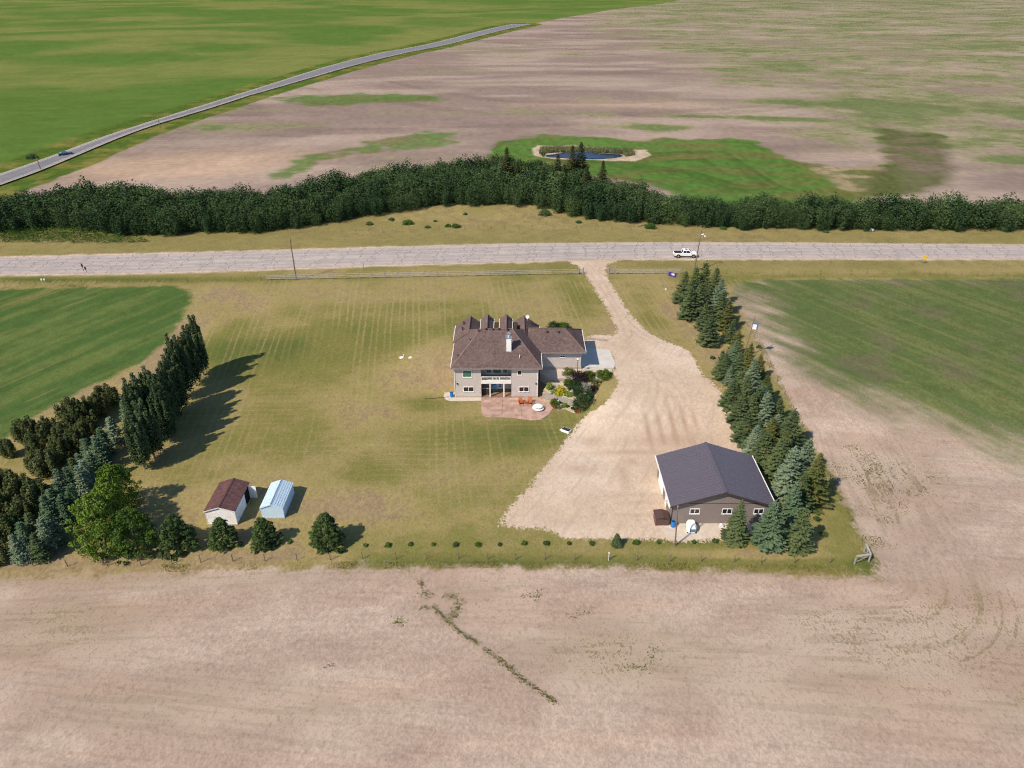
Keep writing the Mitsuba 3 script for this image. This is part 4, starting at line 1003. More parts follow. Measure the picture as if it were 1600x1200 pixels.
POPLARS.sort(key=lambda q: -q[2])
for i, (c, x, y, h) in enumerate(POPLARS):
    k = thing("poplar_tree", f"tall columnar dark green poplar, {ORD[i]} of its row counted from the road", "poplar tree", "columnar poplars along the lawn")
    grow(k, f"poplar_{i % 2}", x, y, h, rng.uniform(0, 360), rng.uniform(0.95, 1.25))
for (c, x, y, h), kind, lab, fat in zip([('a', -54.23, 80.04, 7.59), ('a', -52.78, 72.32, 8.55), ('a', -48.29, 71.61, 6.9), ('a', -53.14, 75.8, 7.44)], (0, 0, 1, 0), ("bright green broadleaf tree below the poplars, farthest of its clump", "bright green broadleaf tree at the foot of the shelterbelt near the fence", "deep green broadleaf tree beside the first round pine", "yellow green broadleaf tree in the middle of its clump"), (0.85, 0.9, 0.95, 0.85)):
    grow(thing("broadleaf_tree", lab, "tree"), f"broadleaf_{kind}", x, y, h, rng.uniform(0, 360), fat)
for i, ((c, x, y, h), lab) in enumerate(zip([('a', -43.36, 72.32, 6.2), ('a', -37.68, 73.05, 4.96), ('a', -32.26, 73.17, 4.86), ('a', -24.09, 73.05, 5.8)], ("round dark pine beside the deep green broadleaf tree", "round dark pine in front of the white shed", "round dark pine in front of the pale blue shed", "round dark pine standing alone on the lawn right of the sheds"))):
    grow(thing("round_pine", lab, "pine tree", None), f"dome_pine_{i % 2}", x, y, 0.88 * h, rng.uniform(0, 360), 1.16)
(_, x, y, h), = [('a', 13.65, 72.81, 2.08)]
grow(thing("small_spruce", "small dark spruce alone between gravel yard and south fence", "spruce tree"), "young_g0", x, y, h, 20, 1.5)

# bush belt behind the road, with a few old spruces standing in it
belt = sg.Polygon(BELT).buffer(0)
x0, y0, x1, y1 = belt.bounds
n = 0
for gy_ in np.arange(y0, y1, 2.7):
    for gx_ in np.arange(x0, x1, 2.7):
        x, y = gx_ + rng.uniform(-1.3, 1.3), gy_ + rng.uniform(-1.2, 1.2)
        pt = sg.Point(x, y)
        if belt.contains(pt):
            n += 1
            edge = belt.exterior.distance(pt)
            h = rng.uniform(6.6, 9.0) * (0.72 + 0.28 * min(1, edge / 5)) * (0.85 + 0.35 * float(meshkit.noise(np.array([x / 14, y / 14, 0.5]))))
            grow(f"aspen_belt__{n:03d}", f"belt_tree_{min(3, rng.integers(8)) if meshkit.noise(np.array([x / 9, y / 9, 7.5])) > 0.62 else rng.integers(3)}", x, y, h * rng.choice([0.78, 0.88, 0.97, 1.0, 1.05, 1.16]), rng.uniform(0, 360), rng.uniform(0.95, 1.4))
labels["aspen_belt"] = {"label": "dense dark green belt of bushy aspen and willow behind the road", "kind": "stuff"}
for (c, x, y, h), lab in zip([('a', 18.61, 231.55, 14.17), ('a', 21.35, 233.04, 14.81), ('a', 27.32, 224.05, 11.39), ('a', 14, 228.55, 12.33), ('a', 4.64, 230.79, 9.32), ('a', 1.59, 226.91, 10.55), ('a', -1.6, 228.5, 14.22), ('a', 22.06, 218.12, 10.6), ('a', 15.25, 216.7, 11.26), ('a', 9.41, 223.4, 9.66)], ("tall old spruce in the belt, left twin before the pond", "tallest old spruce in the belt, right twin before the pond", "lone pointed spruce at the right end of the old spruces", "old spruce just left of the twin spruces in the belt", "old spruce half sunk in the belt right of the leftmost one", "brownish old spruce second from the left in the belt", "leftmost old spruce rising out of the belt", "short old spruce right of the twin spruces", "short brownish spruce in front of the twin spruces", "short old spruce in the middle of the belt spruces")):
    grow(thing("old_spruce", lab, "spruce tree"), f"old_spruce_{n % 2}", x, y, h * 1.05, rng.uniform(0, 360), 1.2)
    n += 1


def bush(lab, x, y, r, h, leaf, z=None, seed=None, cat="bush", name="bush", s=None, grp=None):
    seed = int(abs(x * 97 + y * 31)) % 9973 if seed is None else seed
    v, f = clumped(seed, h, r, lambda t: math.sqrt(max(0.05, 1 - (1.25 * t - 0.35) ** 2)), max(26, int(70 * r)), 30, s or max(0.045 if r > 0.45 else 0.075, 0.085 * min(1.4, r) ** 0.6), (0.36 if r > 0.45 else 0.40) * min(r, h) + 0.06, base=0.05)
    return solo(name, lab, cat, (v * [1.12, 1.12, 1] + [x, y, float(hgt(x, y)) if z is None else z], f), leaf, grp)


VERGE = [((577, 351), 1.2), ((612, 344), 1.0), ((637, 350), 1.9), ((668, 356), 0.9), ((713, 355), 1.5), ((680, 346), 0.6), ((727, 335), 0.7)]
for i, ((x, y), r) in enumerate(zip([(-39.75, 199.7), (-33.98, 203.17), (-29.1, 200.12), (-23.25, 196.95), (-15.36, 197.46), (-21.58, 201.96), (-13.34, 206.25), (9.34, 206.61), (18.65, 201.18), (38.07, 197.01), (57.89, 195.92), (84.95, 193.2), (-17.69, 197.99), (-176.57, 276.02)], (1.2, 1.0, 1.9, 0.9, 1.5, 0.6, 0.7, 2.2, 1.0, 2.0, 1.2, 1.0, 1.1, 2.4))):
    bush("green bush by the highway pole" if i == 13 else f"{ORD[i]} low bush on the bank above the road", x, y, 0.62 * r, 0.62 * r, "leaf_deep" if i in (2, 4, 9, 12) else "leaf_belt_light", seed=300 + i, s=0.12)

# seedlings in a row inside the south fence
row = [(-29.22, 73.42), (-19.18, 72.81), (-16.25, 72.81), (-13.26, 73.05), (-10.31, 72.93), (-7.38, 72.93), (-4.44, 72.93), (-1.59, 72.93), (1.6, 73.17), (4.54, 73.17), (7.48, 73.17), (10.5, 73.17), (16.4, 73.3), (19.28, 73.42), (23.91, 73.42), (26.72, 73.54)]
for i, (x, y) in enumerate(row):
    bush(f"{ORD[i]} small green seedling from the west in the row inside the south fence", x, y, rng.uniform(0.20, 0.33) * (0.7 if i % 3 == 1 else 1), rng.uniform(0.28, 0.5), "needle_dome" if i % 2 else "leaf_deep", name="seedling", cat="seedling", grp="seedlings inside the south fence", seed=400 + i)
for (x, y), lab in zip([(47.07, 124.93), (37.25, 120.51), (41.77, 77.88), (41.55, 74.91)], ("tiny dark bush beside the tall pole at the windbreak", "tiny bush on the lawn edge between windbreak gaps", "tiny bush right of the windbreak beside the workshop", "tiny bush near the corner brace of the fence")):
    bush(lab, x, y, 0.4, 0.5, "needle_dome", name="seedling", cat="seedling")

# ---------------------------------------------------------------- garden plants
foliage("shrub_olive", (0.075, 0.095, 0.030), (0.150, 0.160, 0.060), f=2.0)
foliage("shrub_purple", (0.018, 0.014, 0.018), (0.042, 0.030, 0.034), f=2.0)
foliage("shrub_clipped", (0.050, 0.092, 0.014), (0.085, 0.135, 0.020), f=2.0)
foliage("shrub_yellow", (0.330, 0.300, 0.020), (0.480, 0.430, 0.040), f=2.0)
foliage("shrub_lime", (0.130, 0.210, 0.030), (0.210, 0.290, 0.060), f=2.0)
foliage("shrub_dark", (0.018, 0.042, 0.018), (0.042, 0.080, 0.030), f=2.0)
foliage("shrub_white", (0.120, 0.145, 0.105), (0.420, 0.430, 0.380), f=3.0)
foliage("shrub_rust", (0.160, 0.050, 0.022), (0.280, 0.095, 0.040), f=2.0)
foliage("shrub_grey", (0.090, 0.125, 0.085), (0.150, 0.190, 0.130), f=2.0)
A_, B_, C_ = 2.40, None, 0.16
for lab, (x, y), z, r, h, leaf in (
        ("olive green shrub on the terrace below the garage window", (10.12, 113.98), A_, 0.95, 1.5, "shrub_olive"),
        ("dark purple shrub beside the yard lamp", (11.96, 112.83), A_, 1.25, 1.3, "shrub_purple"),
        ("clipped green mound nearer the house of the pair by the apron", (13.62, 113.75), A_, 1.05, 0.95, "shrub_clipped"),
        ("clipped green mound farther from the house of the pair by the apron", (16.36, 113.86), A_, 1.25, 1.0, "shrub_clipped"),
        ("slender yellow green shrub in the house shade", (6.47, 110.63), B_, 0.5, 1.4, "shrub_lime"),
        ("bright yellow shrub, larger and behind of the two", (8.45, 110.14), B_, 0.75, 0.8, "shrub_yellow"),
        ("low yellow green shrub at the foot of the bright yellow one", (7.44, 109.87), B_, 0.55, 0.6, "shrub_lime"),
        ("low golden shrub at the edge of the rockery", (8.07, 109.17), B_, 0.5, 0.55, "shrub_yellow"),
        ("flat lime green mound behind the timber wall", (9.73, 109.17), B_, 0.75, 0.4, "shrub_lime"),
        ("medium green juniper left of the big one in the rockery", (9.79, 112.06), B_, 0.75, 0.9, "shrub_clipped"),
        ("big dark green juniper in the middle of the rockery", (11.15, 110.68), B_, 1.2, 1.4, "shrub_dark"),
        ("pale shrub covered in white blossom", (12.83, 110.63), B_, 1.0, 1.1, "shrub_white"),
        ("reddish green shrub near the top of the rockery", (14.83, 111.84), B_, 0.85, 1.0, "shrub_olive"),
        ("dark purple shrub inside the dark timber wall", (14.12, 110.19), B_, 0.8, 0.9, "shrub_purple"),
        ("round green shrub below the white blossom", (13.25, 109), B_, 0.75, 0.85, "shrub_dark"),
        ("green shrub between juniper and lime mound", (11.39, 109.27), B_, 0.7, 0.8, "shrub_dark"),
        ("olive shrub behind the largest garden bush", (11.98, 108.31), B_, 0.8, 0.8, "shrub_olive"),
        ("largest dark bush at the corner of the terraced garden", (12.25, 107.01), 0.15, 1.65, 2.2, "shrub_dark"),
        ("clipped green ball beside the patio", (7.27, 108), C_, 0.75, 0.85, "shrub_clipped"),
        ("small dark plant under the timber wall", (8.73, 108.43), C_, 0.33, 0.4, "shrub_dark"),
        ("lime tuft right of the white garden ornament", (9.14, 108), C_, 0.38, 0.35, "shrub_lime"),
        ("small lime tuft nearer the lawn", (8.76, 107.17), C_, 0.32, 0.3, "shrub_lime"),
        ("tiny green plant under the right part of the timber wall", (9.93, 108.22), C_, 0.25, 0.25, "shrub_clipped"),
        ("tiny green plant in the middle of the low bed", (9.53, 107.17), C_, 0.27, 0.25, "shrub_clipped"),
        ("grey green cushion in the low bed", (8.03, 106.75), C_, 0.42, 0.35, "shrub_grey"),
        ("dark red cushion at the patio edge", (7.12, 107.27), C_, 0.28, 0.25, "shrub_rust"),
        ("second dark red cushion closer to the lawn", (7.37, 106.75), C_, 0.25, 0.22, "shrub_rust"),
        ("rust red shrub at the lawn edge before the largest bush", (11.15, 105.52), C_, 0.5, 0.45, "shrub_rust"),
        ("small dark plant left of the rust red shrub", (10.36, 106.55), C_, 0.24, 0.25, "shrub_dark"),
        ("green plant between timber wall and largest bush", (10.67, 107.79), C_, 0.4, 0.4, "shrub_clipped"),
        ("dark green rounded shrub behind the garage, left of a pair", (8.45, 133.05), None, 1.2, 1.5, "shrub_dark"),
        ("dark green rounded shrub behind the garage, right of a pair", (10.25, 133.05), None, 1.1, 1.4, "leaf_deep")):
    if z is None:
        z = bed_z(x, y) - 0.05 if y < 113 else None
    bush(lab, x, y, r, h, leaf, z=z, name="garden_shrub", cat="shrub", s=0.06 + 0.02 * min(r, 1.5))
for i, (x, y) in enumerate(((7.01, 112.79), (9.51, 113.02), (10.33, 109.92), (15.1, 109.92), (15.94, 111.7), (14.33, 108.79), (8.08, 111.56), (6.65, 109.55))):
    r = 0.22 + 0.05 * (i % 3)
    m = trimesh.creation.icosphere(subdivisions=2, radius=r)
    m.vertices = m.vertices * [1.2, 1, 0.7] * (0.8 + 0.4 * meshkit.noise(m.vertices * 5 + i)[:, None]) + [x, y, bed_z(x, y) + 0.05]
    solo("rock", f"{ORD[i]} grey rock set in the rockery gravel", "rock", (m.vertices, m.faces), "timber_grey", "rocks of the rockery", smooth=40)
x, y = (7.93, 108)
orn = thing("garden_ornament", "small white ornament on a plinth among the low plants", "ornament")
part(orn, "plinth", MB().box(x - 0.16, x + 0.16, y - 0.16, y + 0.16, 0.1, 0.5), "off_white")
part(orn, "figure", MB().lathe([(0.0, 1.0), (0.1, 0.95), (0.12, 0.85), (0.07, 0.78), (0.16, 0.65), (0.13, 0.5)], 10, (x, y, 0)), "white_trim", smooth=40)

# ---------------------------------------------------------------- fences
def pole_mesh(h, r0, r1, lean=(0, 0)):
    return MB().tube([(0, 0, -0.3), (lean[0] * 0.5, lean[1] * 0.5, h / 2), (lean[0], lean[1], h)], [r0, (r0 + r1) / 2, r1], 8)


post_ply = [mikit.ply(pole_mesh(1.2, 0.065, 0.055, q).get(), "pole_wood") for q in ((0, 0), (0.05, 0.02), (-0.06, 0.03))]
thin_ply = [mikit.ply(pole_mesh(1.15, 0.05, 0.045, q).get(), "pole_wood") for q in ((0, 0), (0.06, 0.02), (-0.06, 0.0))]


def wire_fence(lab, pts, plies, heights=(0.35, 0.7, 1.05)):
    k = thing("wire_fence", lab, "fence")
    for i, (x, y) in enumerate(pts):
        part(k, "post", plies[i % 3], tw=place(x, y, hgt(x, y), 37 * i))
    for h in heights:
        part(k, "wire", MB().tube([(x, y, float(hgt(x, y)) + h) for x, y in pts], 0.004, 4), "wire")
    return k


SOUTH = [(-64.67, 68.94), (-60.53, 69.06), (-56.16, 69.06), (-51.19, 69.17), (-46.9, 69.17), (-43.15, 69.51), (-39.58, 69.74), (-35.58, 69.97), (-31.5, 69.97), (-27.46, 70.14), (-23.23, 70.2), (-19.09, 70.38), (-14.82, 70.32), (-10.97, 70.32), (-6.88, 70.38), (-3.11, 70.32), (0.41, 70.26), (4.17, 70.26), (8.01, 70.2), (12.18, 70.14), (15.93, 70.09), (20.16, 69.97), (24.06, 69.91), (28.29, 69.86), (31.64, 69.63), (35.87, 69.63), (40.35, 69.63)]
wire_fence("wire fence on thin wooden posts between lawn and south stubble field", SOUTH, post_ply)
wire_fence("wire fence from the corner brace up the east side of the lot", [(46.07, 73.66), (46.21, 77.62), (46.42, 82), (46.68, 86.57), (46.98, 91.31), (47.04, 95.58), (46.74, 99.47), (46.5, 103.49), (46.42, 107.54), (46.43, 111.92), (46.64, 117.06), (46.86, 122.56), (47.11, 128.47), (47.46, 134.24)], thin_ply)
wire_fence("wire fence along the road verge west of the rail fence", [(-121.68, 155.35), (-118.44, 155.73), (-114.95, 155.73), (-111.58, 155.92), (-108.2, 156.11), (-104.81, 156.3), (-101.42, 156.49), (-98.02, 156.68), (-94.61, 156.87), (-91.2, 157.06), (-87.77, 157.25), (-84.64, 157.44), (-81.21, 157.64), (-77.91, 157.83), (-74.39, 157.83), (-71.23, 158.02), (-67.92, 158.22), (-64.46, 158.41), (-61.28, 158.61), (-57.8, 158.8)], thin_ply)
wire_fence("wire fence along the road verge east of the windbreak", [(50.4, 162.78), (53.86, 162.78), (57.42, 162.58), (61.17, 162.58), (64.86, 162.38), (68.62, 162.38), (72.22, 162.38), (75.98, 162.38), (79.43, 162.38), (83.18, 162.38), (86.94, 162.38), (90.6, 162.17), (94.2, 162.17), (97.7, 161.97), (101.19, 161.77), (104.83, 161.57), (108.57, 161.57), (111.78, 161.17), (115.36, 161.17), (118.97, 160.97), (122.43, 160.77)], thin_ply)
wire_fence("old wire fence on the bank beyond the road", [(-60.53, 192.66), (-57.07, 192.66), (-53.39, 193.19), (-49.75, 193.19), (-45.94, 193.19), (-42.3, 193.19), (-38.92, 193.73), (-35.14, 194), (-31.2, 193.19), (-27.93, 194.8), (-23.92, 194.8), (-19.77, 195.33), (-17.05, 196.4), (-12.98, 195.86), (-9.32, 196.4), (-5.62, 196.13), (-2.11, 196.13), (1.75, 195.87), (5.61, 195.87)], thin_ply)
wire_fence("wire fence on the far verge in front of the belt to the right", [(17.5, 195.35), (22.69, 194.81), (27.06, 194.81), (32.22, 194.27), (36.49, 193.73)], thin_ply)


def rail_fence(lab, ends, n, rails=(0.42, 0.84, 1.26)):
    k = thing("rail_fence", lab, "fence")
    (xa, ya), (xb, yb) = ends
    pts = [(xa + (xb - xa) * i / n, ya + (yb - ya) * i / n) for i in range(n + 1)]
    L = math.dist(pts[0], pts[1])
    a = math.degrees(math.atan2(yb - ya, xb - xa))
    post = mikit.ply(MB().box(-0.09, 0.09, -0.09, 0.09, -0.3, 1.45).get(), "weathered_wood")
    rail = [mikit.ply(MB().bar((0.0, -0.12, q), (L - 0.02, -0.12, -q), 0.05, 0.10).get(), "rail_wood") for q in (0.0, 0.02, -0.02)]
    for i, (x, y) in enumerate(pts):
        part(k, "post", post, tw=place(x, y, hgt(x, y), a))
        if i < n:
            for j, h in enumerate(rails):
                part(k, "rail", rail[(i + 2 * j) % 3], tw=place(x, y, float(hgt(x, y)) + h, a))
    return k


rail_fence("long grey wooden rail fence between lawn and road", ((-56.48, 158.8), (15.63, 162.58)), 24)
rail_fence("short grey wooden rail fence east of the driveway mouth", ((24.35, 162.58), (39.42, 162.78)), 5)


def stub(lab, a, b):
    k = thing("gate_stub", lab, "fence")
    for x, y in (a, b):
        part(k, "post", MB().tube([(x, y, float(hgt(x, y)) - 0.3), (x, y, float(hgt(x, y)) + 1.7)], [0.13, 0.12], 8), "weathered_wood")
    z0, z1 = float(hgt(*a)), float(hgt(*b))
    for h in (0.35, 0.68, 1.0, 1.32, 1.58):
        part(k, "rail", MB().bar((*a, z0 + h), (*b, z1 + h), 0.06, 0.14), "rail_wood")


stub("slanted rail wing at the west side of the driveway mouth", (15.66, 162.98), (16.67, 162.38))
stub("slanted rail wing at the east side of the driveway mouth", (22.67, 162.38), (24.25, 162.98))
br = thing("corner_brace", "grey wooden corner brace of the fence at the southeast lot corner", "fence")
c0, c1, c2 = (43.47, 69.51), (45.41, 69.86), (45.61, 71.73)
for x, y in (c0, c1, c2):
    part(br, "post", MB().tube([(x, y, -0.3), (x, y, 1.35)], [0.12, 0.11], 8), "weathered_wood")
for a, b in ((c0, c1), (c1, c2)):
    part(br, "rail", MB().bar((*a, 1.28), (*b, 1.28), 0.20, 0.16), "rail_wood")
    part(br, "brace", MB().bar((*a, 0.25), (*b, 1.15), 0.07, 0.09), "weathered_wood")

# ---------------------------------------------------------------- poles, wires, flags, signs
def utility_pole(lab, base, h, lean=(0, 0), arm=0.0, r=0.16):
    k = thing("utility_pole", lab, "pole")
    x, y = base
    z = float(hgt(x, y))
    part(k, "shaft", MB().tube([(x, y, z - 0.5), (x + lean[0], y + lean[1], z + h)], [r, 0.65 * r], 9), "pole_wood")
    tx, ty = x + lean[0], y + lean[1]
    part(k, "insulator", MB().lathe([(0.0, 0.34), (0.06, 0.3), (0.09, 0.15), (0.05, 0.0)], 8, (tx, ty, z + h)), "steel")
    if arm:
        part(k, "lamp_arm", MB().tube([(tx - 0.1, ty, z + h - 1.2), (tx + 0.6 * arm, ty - 0.2, z + h - 0.9), (tx + arm, ty - 0.3, z + h - 1.3)], 0.05, 6), "steel")
        part(k, "lamp_head", MB().lathe([(0.0, 0.2), (0.2, 0.15), (0.26, 0.0), (0.12, -0.12), (0.0, -0.14)], 10, (tx + arm, ty - 0.3, z + h - 1.45)), "white_trim")
    return tx, ty, z + h


(_, xa, ya, ha), = [('a', -49.79, 159.19, 9.79)]
p1 = utility_pole("tall thin utility pole behind the long rail fence", (xa, ya), ha)
(_, xb, yb, hb), = [('a', 43.08, 164.42, 10)]
p2 = utility_pole("utility pole with yard lamp beside the white pickup truck", (xb, yb), hb, (0.7, 0.4), 0.9)
(_, xc, yc, hc), = [('a', 21.35, 72.81, 6.32)]
utility_pole("short brown pole at the front corner of the workshop", (xc, yc), hc, (-0.35, 0.1), r=0.11)
for lab, q in (("grey utility pole on the highway verge beside the dark car", [('a', -164.76, 260.34, 6.98)]), ("grey utility pole farther up the highway verge", [('a', -148.64, 323.79, 4.38)])):
    (_, x, y, h), = q
    utility_pole(lab, (x, y), h, (-0.3, 0), r=0.15)


def sag(a, b, drop, n=16):
    t = np.linspace(0, 1, n)[:, None]
    p = np.array(a) * (1 - t) + np.array(b) * t
    p[:, 2] -= 4 * drop * (t * (1 - t))[:, 0]
    return p


west, east = (p1[0] - 110, p1[1] + 9, p1[2] - 1), (p2[0] + 120, p2[1] + 2, p2[2])
for lab, dz, wz in (("upper power wire strung along the road", 0.25, 0.0), ("lower power wire strung along the road", -2.6, 0.0)):
    d = np.array([0, 0, dz])
    solo("power_line", lab, "wire", MB().tube(np.vstack([sag(west + d, p1 + d, 1.6), sag(p1 + d, p2 + d, 1.6)[1:], sag(p2 + d, east + d, 1.6)[1:]]), 0.009, 4), "wire")


def flag(lab, base, h, w, hh, z_off, mats, lean=(0.0, 0.0), r=0.05, bands=None):
    k = thing("flagpole", lab, "flagpole")
    x, y = base
    z = float(hgt(x, y))
    part(k, "pole", MB().tube([(x, y, z), (x + lean[0], y + lean[1], z + h)], [r, 0.6 * r], 8), "pole_wood" if r > 0.06 else "steel")
    part(k, "base", MB().lathe([(0.0, 0.22), (0.25, 0.2), (0.3, -0.1)], 10, (x, y, z)), "off_white")
    s = z_off / h
    fx, fy, fz = x + lean[0] * s, y + lean[1] * s, z + z_off
    n = 9
    u = np.linspace(0, w, n)
    wave = 0.10 * np.sin(u * 4.2) * (u / w)
    for (v0, v1, u0, u1), m in mats:
        a, b = int(round(u0 * (n - 1))), int(round(u1 * (n - 1)))
        mb = MB()
        for i in range(a, b):
            q = [(fx + 0.04 + u[j], fy + wave[j] - 0.25 * u[j], fz + hh * vv - 0.12 * u[j]) for j, vv in ((i, v0), (i + 1, v0), (i + 1, v1), (i, v1))]
            mb.poly(q, [(px, py + 0.012, pz) for px, py, pz in q])
        part(k, "flag", mb, m)


matte("flag_purple", (0.085, 0.055, 0.30))
matte("flag_blue", (0.10, 0.16, 0.42))
(_, x, y, h), = [('a', 34.52, 153.49, 4.25)]
flag("short flagpole with purple and white flag near the driveway mouth", (x, y), h, 1.75, 1.0, h - 1.05, (((0, 1, 0, 0.375), "flag_purple"), ((0.0, 0.36, 0.375, 0.75), "flag_purple"), ((0.36, 0.78, 0.375, 0.75), "white_trim"), ((0.78, 1, 0.375, 0.75), "flag_purple"), ((0, 1, 0.75, 1), "flag_purple")), (0.15, 0))
(_, x, y, h), = [('a', 42.82, 120.51, 8.58)]
flag("tall brown flagpole with small white and blue flag in the windbreak", (x, y), h, 1.0, 1.35, h - 2.6, (((0, 0.75, 0, 0.75), "white_trim"), ((0.75, 1, 0, 1), "flag_blue"), ((0, 0.75, 0.75, 1), "flag_blue")), (0.9, 0.2), r=0.10)
lamp = thing("yard_lamp", "white globe lamp on a dark post beside the garage wall", "lamp")
x, y = (11.67, 114.91)
part(lamp, "post", MB().tube([(x, y, 2.35), (x, y, 5.0)], [0.06, 0.045], 8), "dark_metal")
part(lamp, "globe", MB().lathe([(0.0, 0.44), (0.14, 0.40), (0.22, 0.27), (0.22, 0.16), (0.14, 0.03), (0.06, 0.0)], 14, (x, y, 5.0)), "white_trim", smooth=50)
part(lamp, "collar", MB().lathe([(0.05, 0.06), (0.12, 0.03), (0.12, -0.04), (0.05, -0.06)], 10, (x, y, 4.98)), "dark_metal")
gloss("sign_yellow", (0.80, 0.52, 0.03), 0.4)
sg_ = thing("road_sign", "yellow warning sign on a post beside the road", "sign")
x, y = (99.84, 169.5)
z = float(hgt(x, y))
part(sg_, "post", MB().box(x - 0.04, x + 0.04, y - 0.04, y + 0.04, z - 0.2, z + 1.9), "weathered_wood")
part(sg_, "plate", MB().box(x - 0.42, x + 0.42, y - 0.075, y - 0.045, z + 1.0, z + 2.0), "sign_yellow")
for lab, (x, y), m in (("dark road marker sign on the gravel shoulder to the west, taller of two", (-101.48, 164.42), 1.9), ("dark road marker sign on the gravel shoulder to the west, shorter of two", (-100.38, 163.6), 1.5)):
    k = thing("marker_sign", lab, "sign")
    z = float(hgt(x, y))
    part(k, "post", MB().box(x - 0.035, x + 0.035, y - 0.035, y + 0.035, z - 0.2, z + m), "dark_metal")
    part(k, "plate", MB().box(x - 0.22, x + 0.22, y - 0.065, y - 0.04, z + m - 0.75, z + m), "dark_metal")
for i, (x, y) in enumerate([(-107.59, 157.64), (-106.93, 157.64)]):
    k = thing("white_marker", ("left" if i == 0 else "right") + " of two short white marker boxes on the west road verge", "marker")
    z = float(hgt(x, y))
    part(k, "post", MB().box(x - 0.04, x + 0.04, y - 0.04, y + 0.04, z - 0.1, z + 0.5), "off_white")
    part(k, "box", MB().hull([(x + a, y + b, z + c) for a in (-0.15, 0.15) for b in (-0.12, 0.12) for c in (0.5, 0.85)] + [(x, y - 0.12, z + 0.95), (x, y + 0.12, z + 0.95)]), "white_trim")
k = thing("marker_stake", "thin dark stake between the road and the long rail fence", "stake")
x, y = (-35.11, 164.83)
scene[k] = mikit.ply(pole_mesh(1.9, 0.07, 0.05).move([[1, 0, 0, x], [0, 1, 0, y], [0, 0, 1, float(hgt(x, y))], [0, 0, 0, 1]]).get(), "pole_wood")
x, y = (12.17, 70.09)
scene[thing("white_cap_post", "thin fence marker with white cap in the south fence line", "post")] = mikit.ply(MB().lathe([(0.0, 1.45), (0.09, 1.4), (0.09, 1.2), (0.04, 1.15), (0.04, -0.2)], 8, (x + 0.15, y, 0)).get(), "white_trim")
log = thing("fallen_log", "pale fallen log on the bank before the belt", "log")
a, b = (34.44, 197.56), (37.27, 199.78)
scene[log] = mikit.ply(MB().tube([(*a, float(hgt(*a)) + 0.15), (*b, float(hgt(*b)) + 0.3)], [0.2, 0.1], 7).get(), "grey_bark")
x, y = (97.89, 194.28)
m = trimesh.creation.icosphere(subdivisions=2, radius=0.6)
m.vertices = m.vertices * [1.2, 0.9, 0.8] * (0.8 + 0.4 * meshkit.noise(m.vertices * 3)[:, None]) + [x, y, float(hgt(x, y)) + 0.3]
solo("boulder", "white boulder at the foot of the belt", "boulder", (m.vertices, m.faces), "white_trim", smooth=40)


# ---------------------------------------------------------------- yard things
def barrel(lab, x, y, z):
    k = thing("barrel", lab, "barrel")
    part(k, "drum", MB().lathe([(0.0, 0.02), (0.27, 0.02), (0.30, 0.08), (0.31, 0.45), (0.33, 0.48), (0.31, 0.51), (0.30, 0.86), (0.28, 0.90)], 18, (x, y, z)), "blue_plastic", smooth=40)
    part(k, "rim", MB().lathe([(0.22, 0.86), (0.22, 0.93), (0.30, 0.93), (0.31, 0.88)], 18, (x, y, z)), "blue_plastic")
    part(k, "lid", MB().lathe([(0.0, 0.87), (0.22, 0.87)], 18, (x, y, z)), "dark_metal")


barrel("blue plastic rain barrel at the house corner", -10.55, 110.6, 0.07)
barrel("blue plastic barrel at the front corner of the workshop", 21.75, 76.55, 0.05)
hz = [(-11.0, 110.55), (-12.6, 110.3), (-13.9, 110.0), (-15.2, 109.8)]
solo("drain_hose", "thin dark drain hose running from the blue barrel onto the lawn", "hose", MB().tube([(*q, float(hgt(*q)) + 0.06) for q in hz], 0.045, 6), "timber_dark")
k = thing("fire_bowl", "round white two tiered fire table on the patio", "fire table")
x, y = (4.47, 106.5)
part(k, "base", MB().lathe([(0.0, 0.1), (0.62, 0.1), (0.72, 0.2), (0.98, 0.30), (1.02, 0.36), (1.0, 0.42), (0.0, 0.44)], 32, (x, y, 0)), "white_plastic", smooth=40)
part(k, "neck", MB().lathe([(0.60, 0.43), (0.60, 0.68)], 32, (x, y, 0)), "dark_metal")
part(k, "lid", MB().lathe([(0.0, 0.88), (0.35, 0.86), (0.66, 0.78), (0.80, 0.70), (0.78, 0.66), (0.0, 0.66)], 32, (x, y, 0)), "white_plastic", smooth=40)


def adirondack(lab, x, y, rot):
    k = thing("garden_chair", lab, "chair", None)
    tw = place(x, y, 0.09, rot)
    for i in range(5):
        a = -0.24 + 0.12 * i
        part(k, "back_slat", MB().bar((a * 0.85, 0.22, 0.26), (a * 1.25, 0.62, 1.05 - 0.9 * a * a), 0.105, 0.025, (0, 1, 0.4)), "cedar", tw)
    for i in range(5):
        part(k, "seat_slat", MB().box(-0.28, 0.28, -0.36 + 0.125 * i, -0.25 + 0.125 * i, 0.38 - 0.035 * i, 0.41 - 0.035 * i), "cedar", tw)
    for s in (-1, 1):
        part(k, "arm", MB().box(s * 0.37 - 0.07, s * 0.37 + 0.07, -0.42, 0.38, 0.60, 0.63), "cedar", tw)
        part(k, "leg", MB().box(s * 0.33 - 0.025, s * 0.33 + 0.025, -0.38, -0.29, 0.0, 0.60), "cedar", tw)
        part(k, "rear_leg", MB().bar((s * 0.305, -0.36, 0.36), (s * 0.305, 0.66, 0.04), 0.025, 0.12), "cedar", tw)


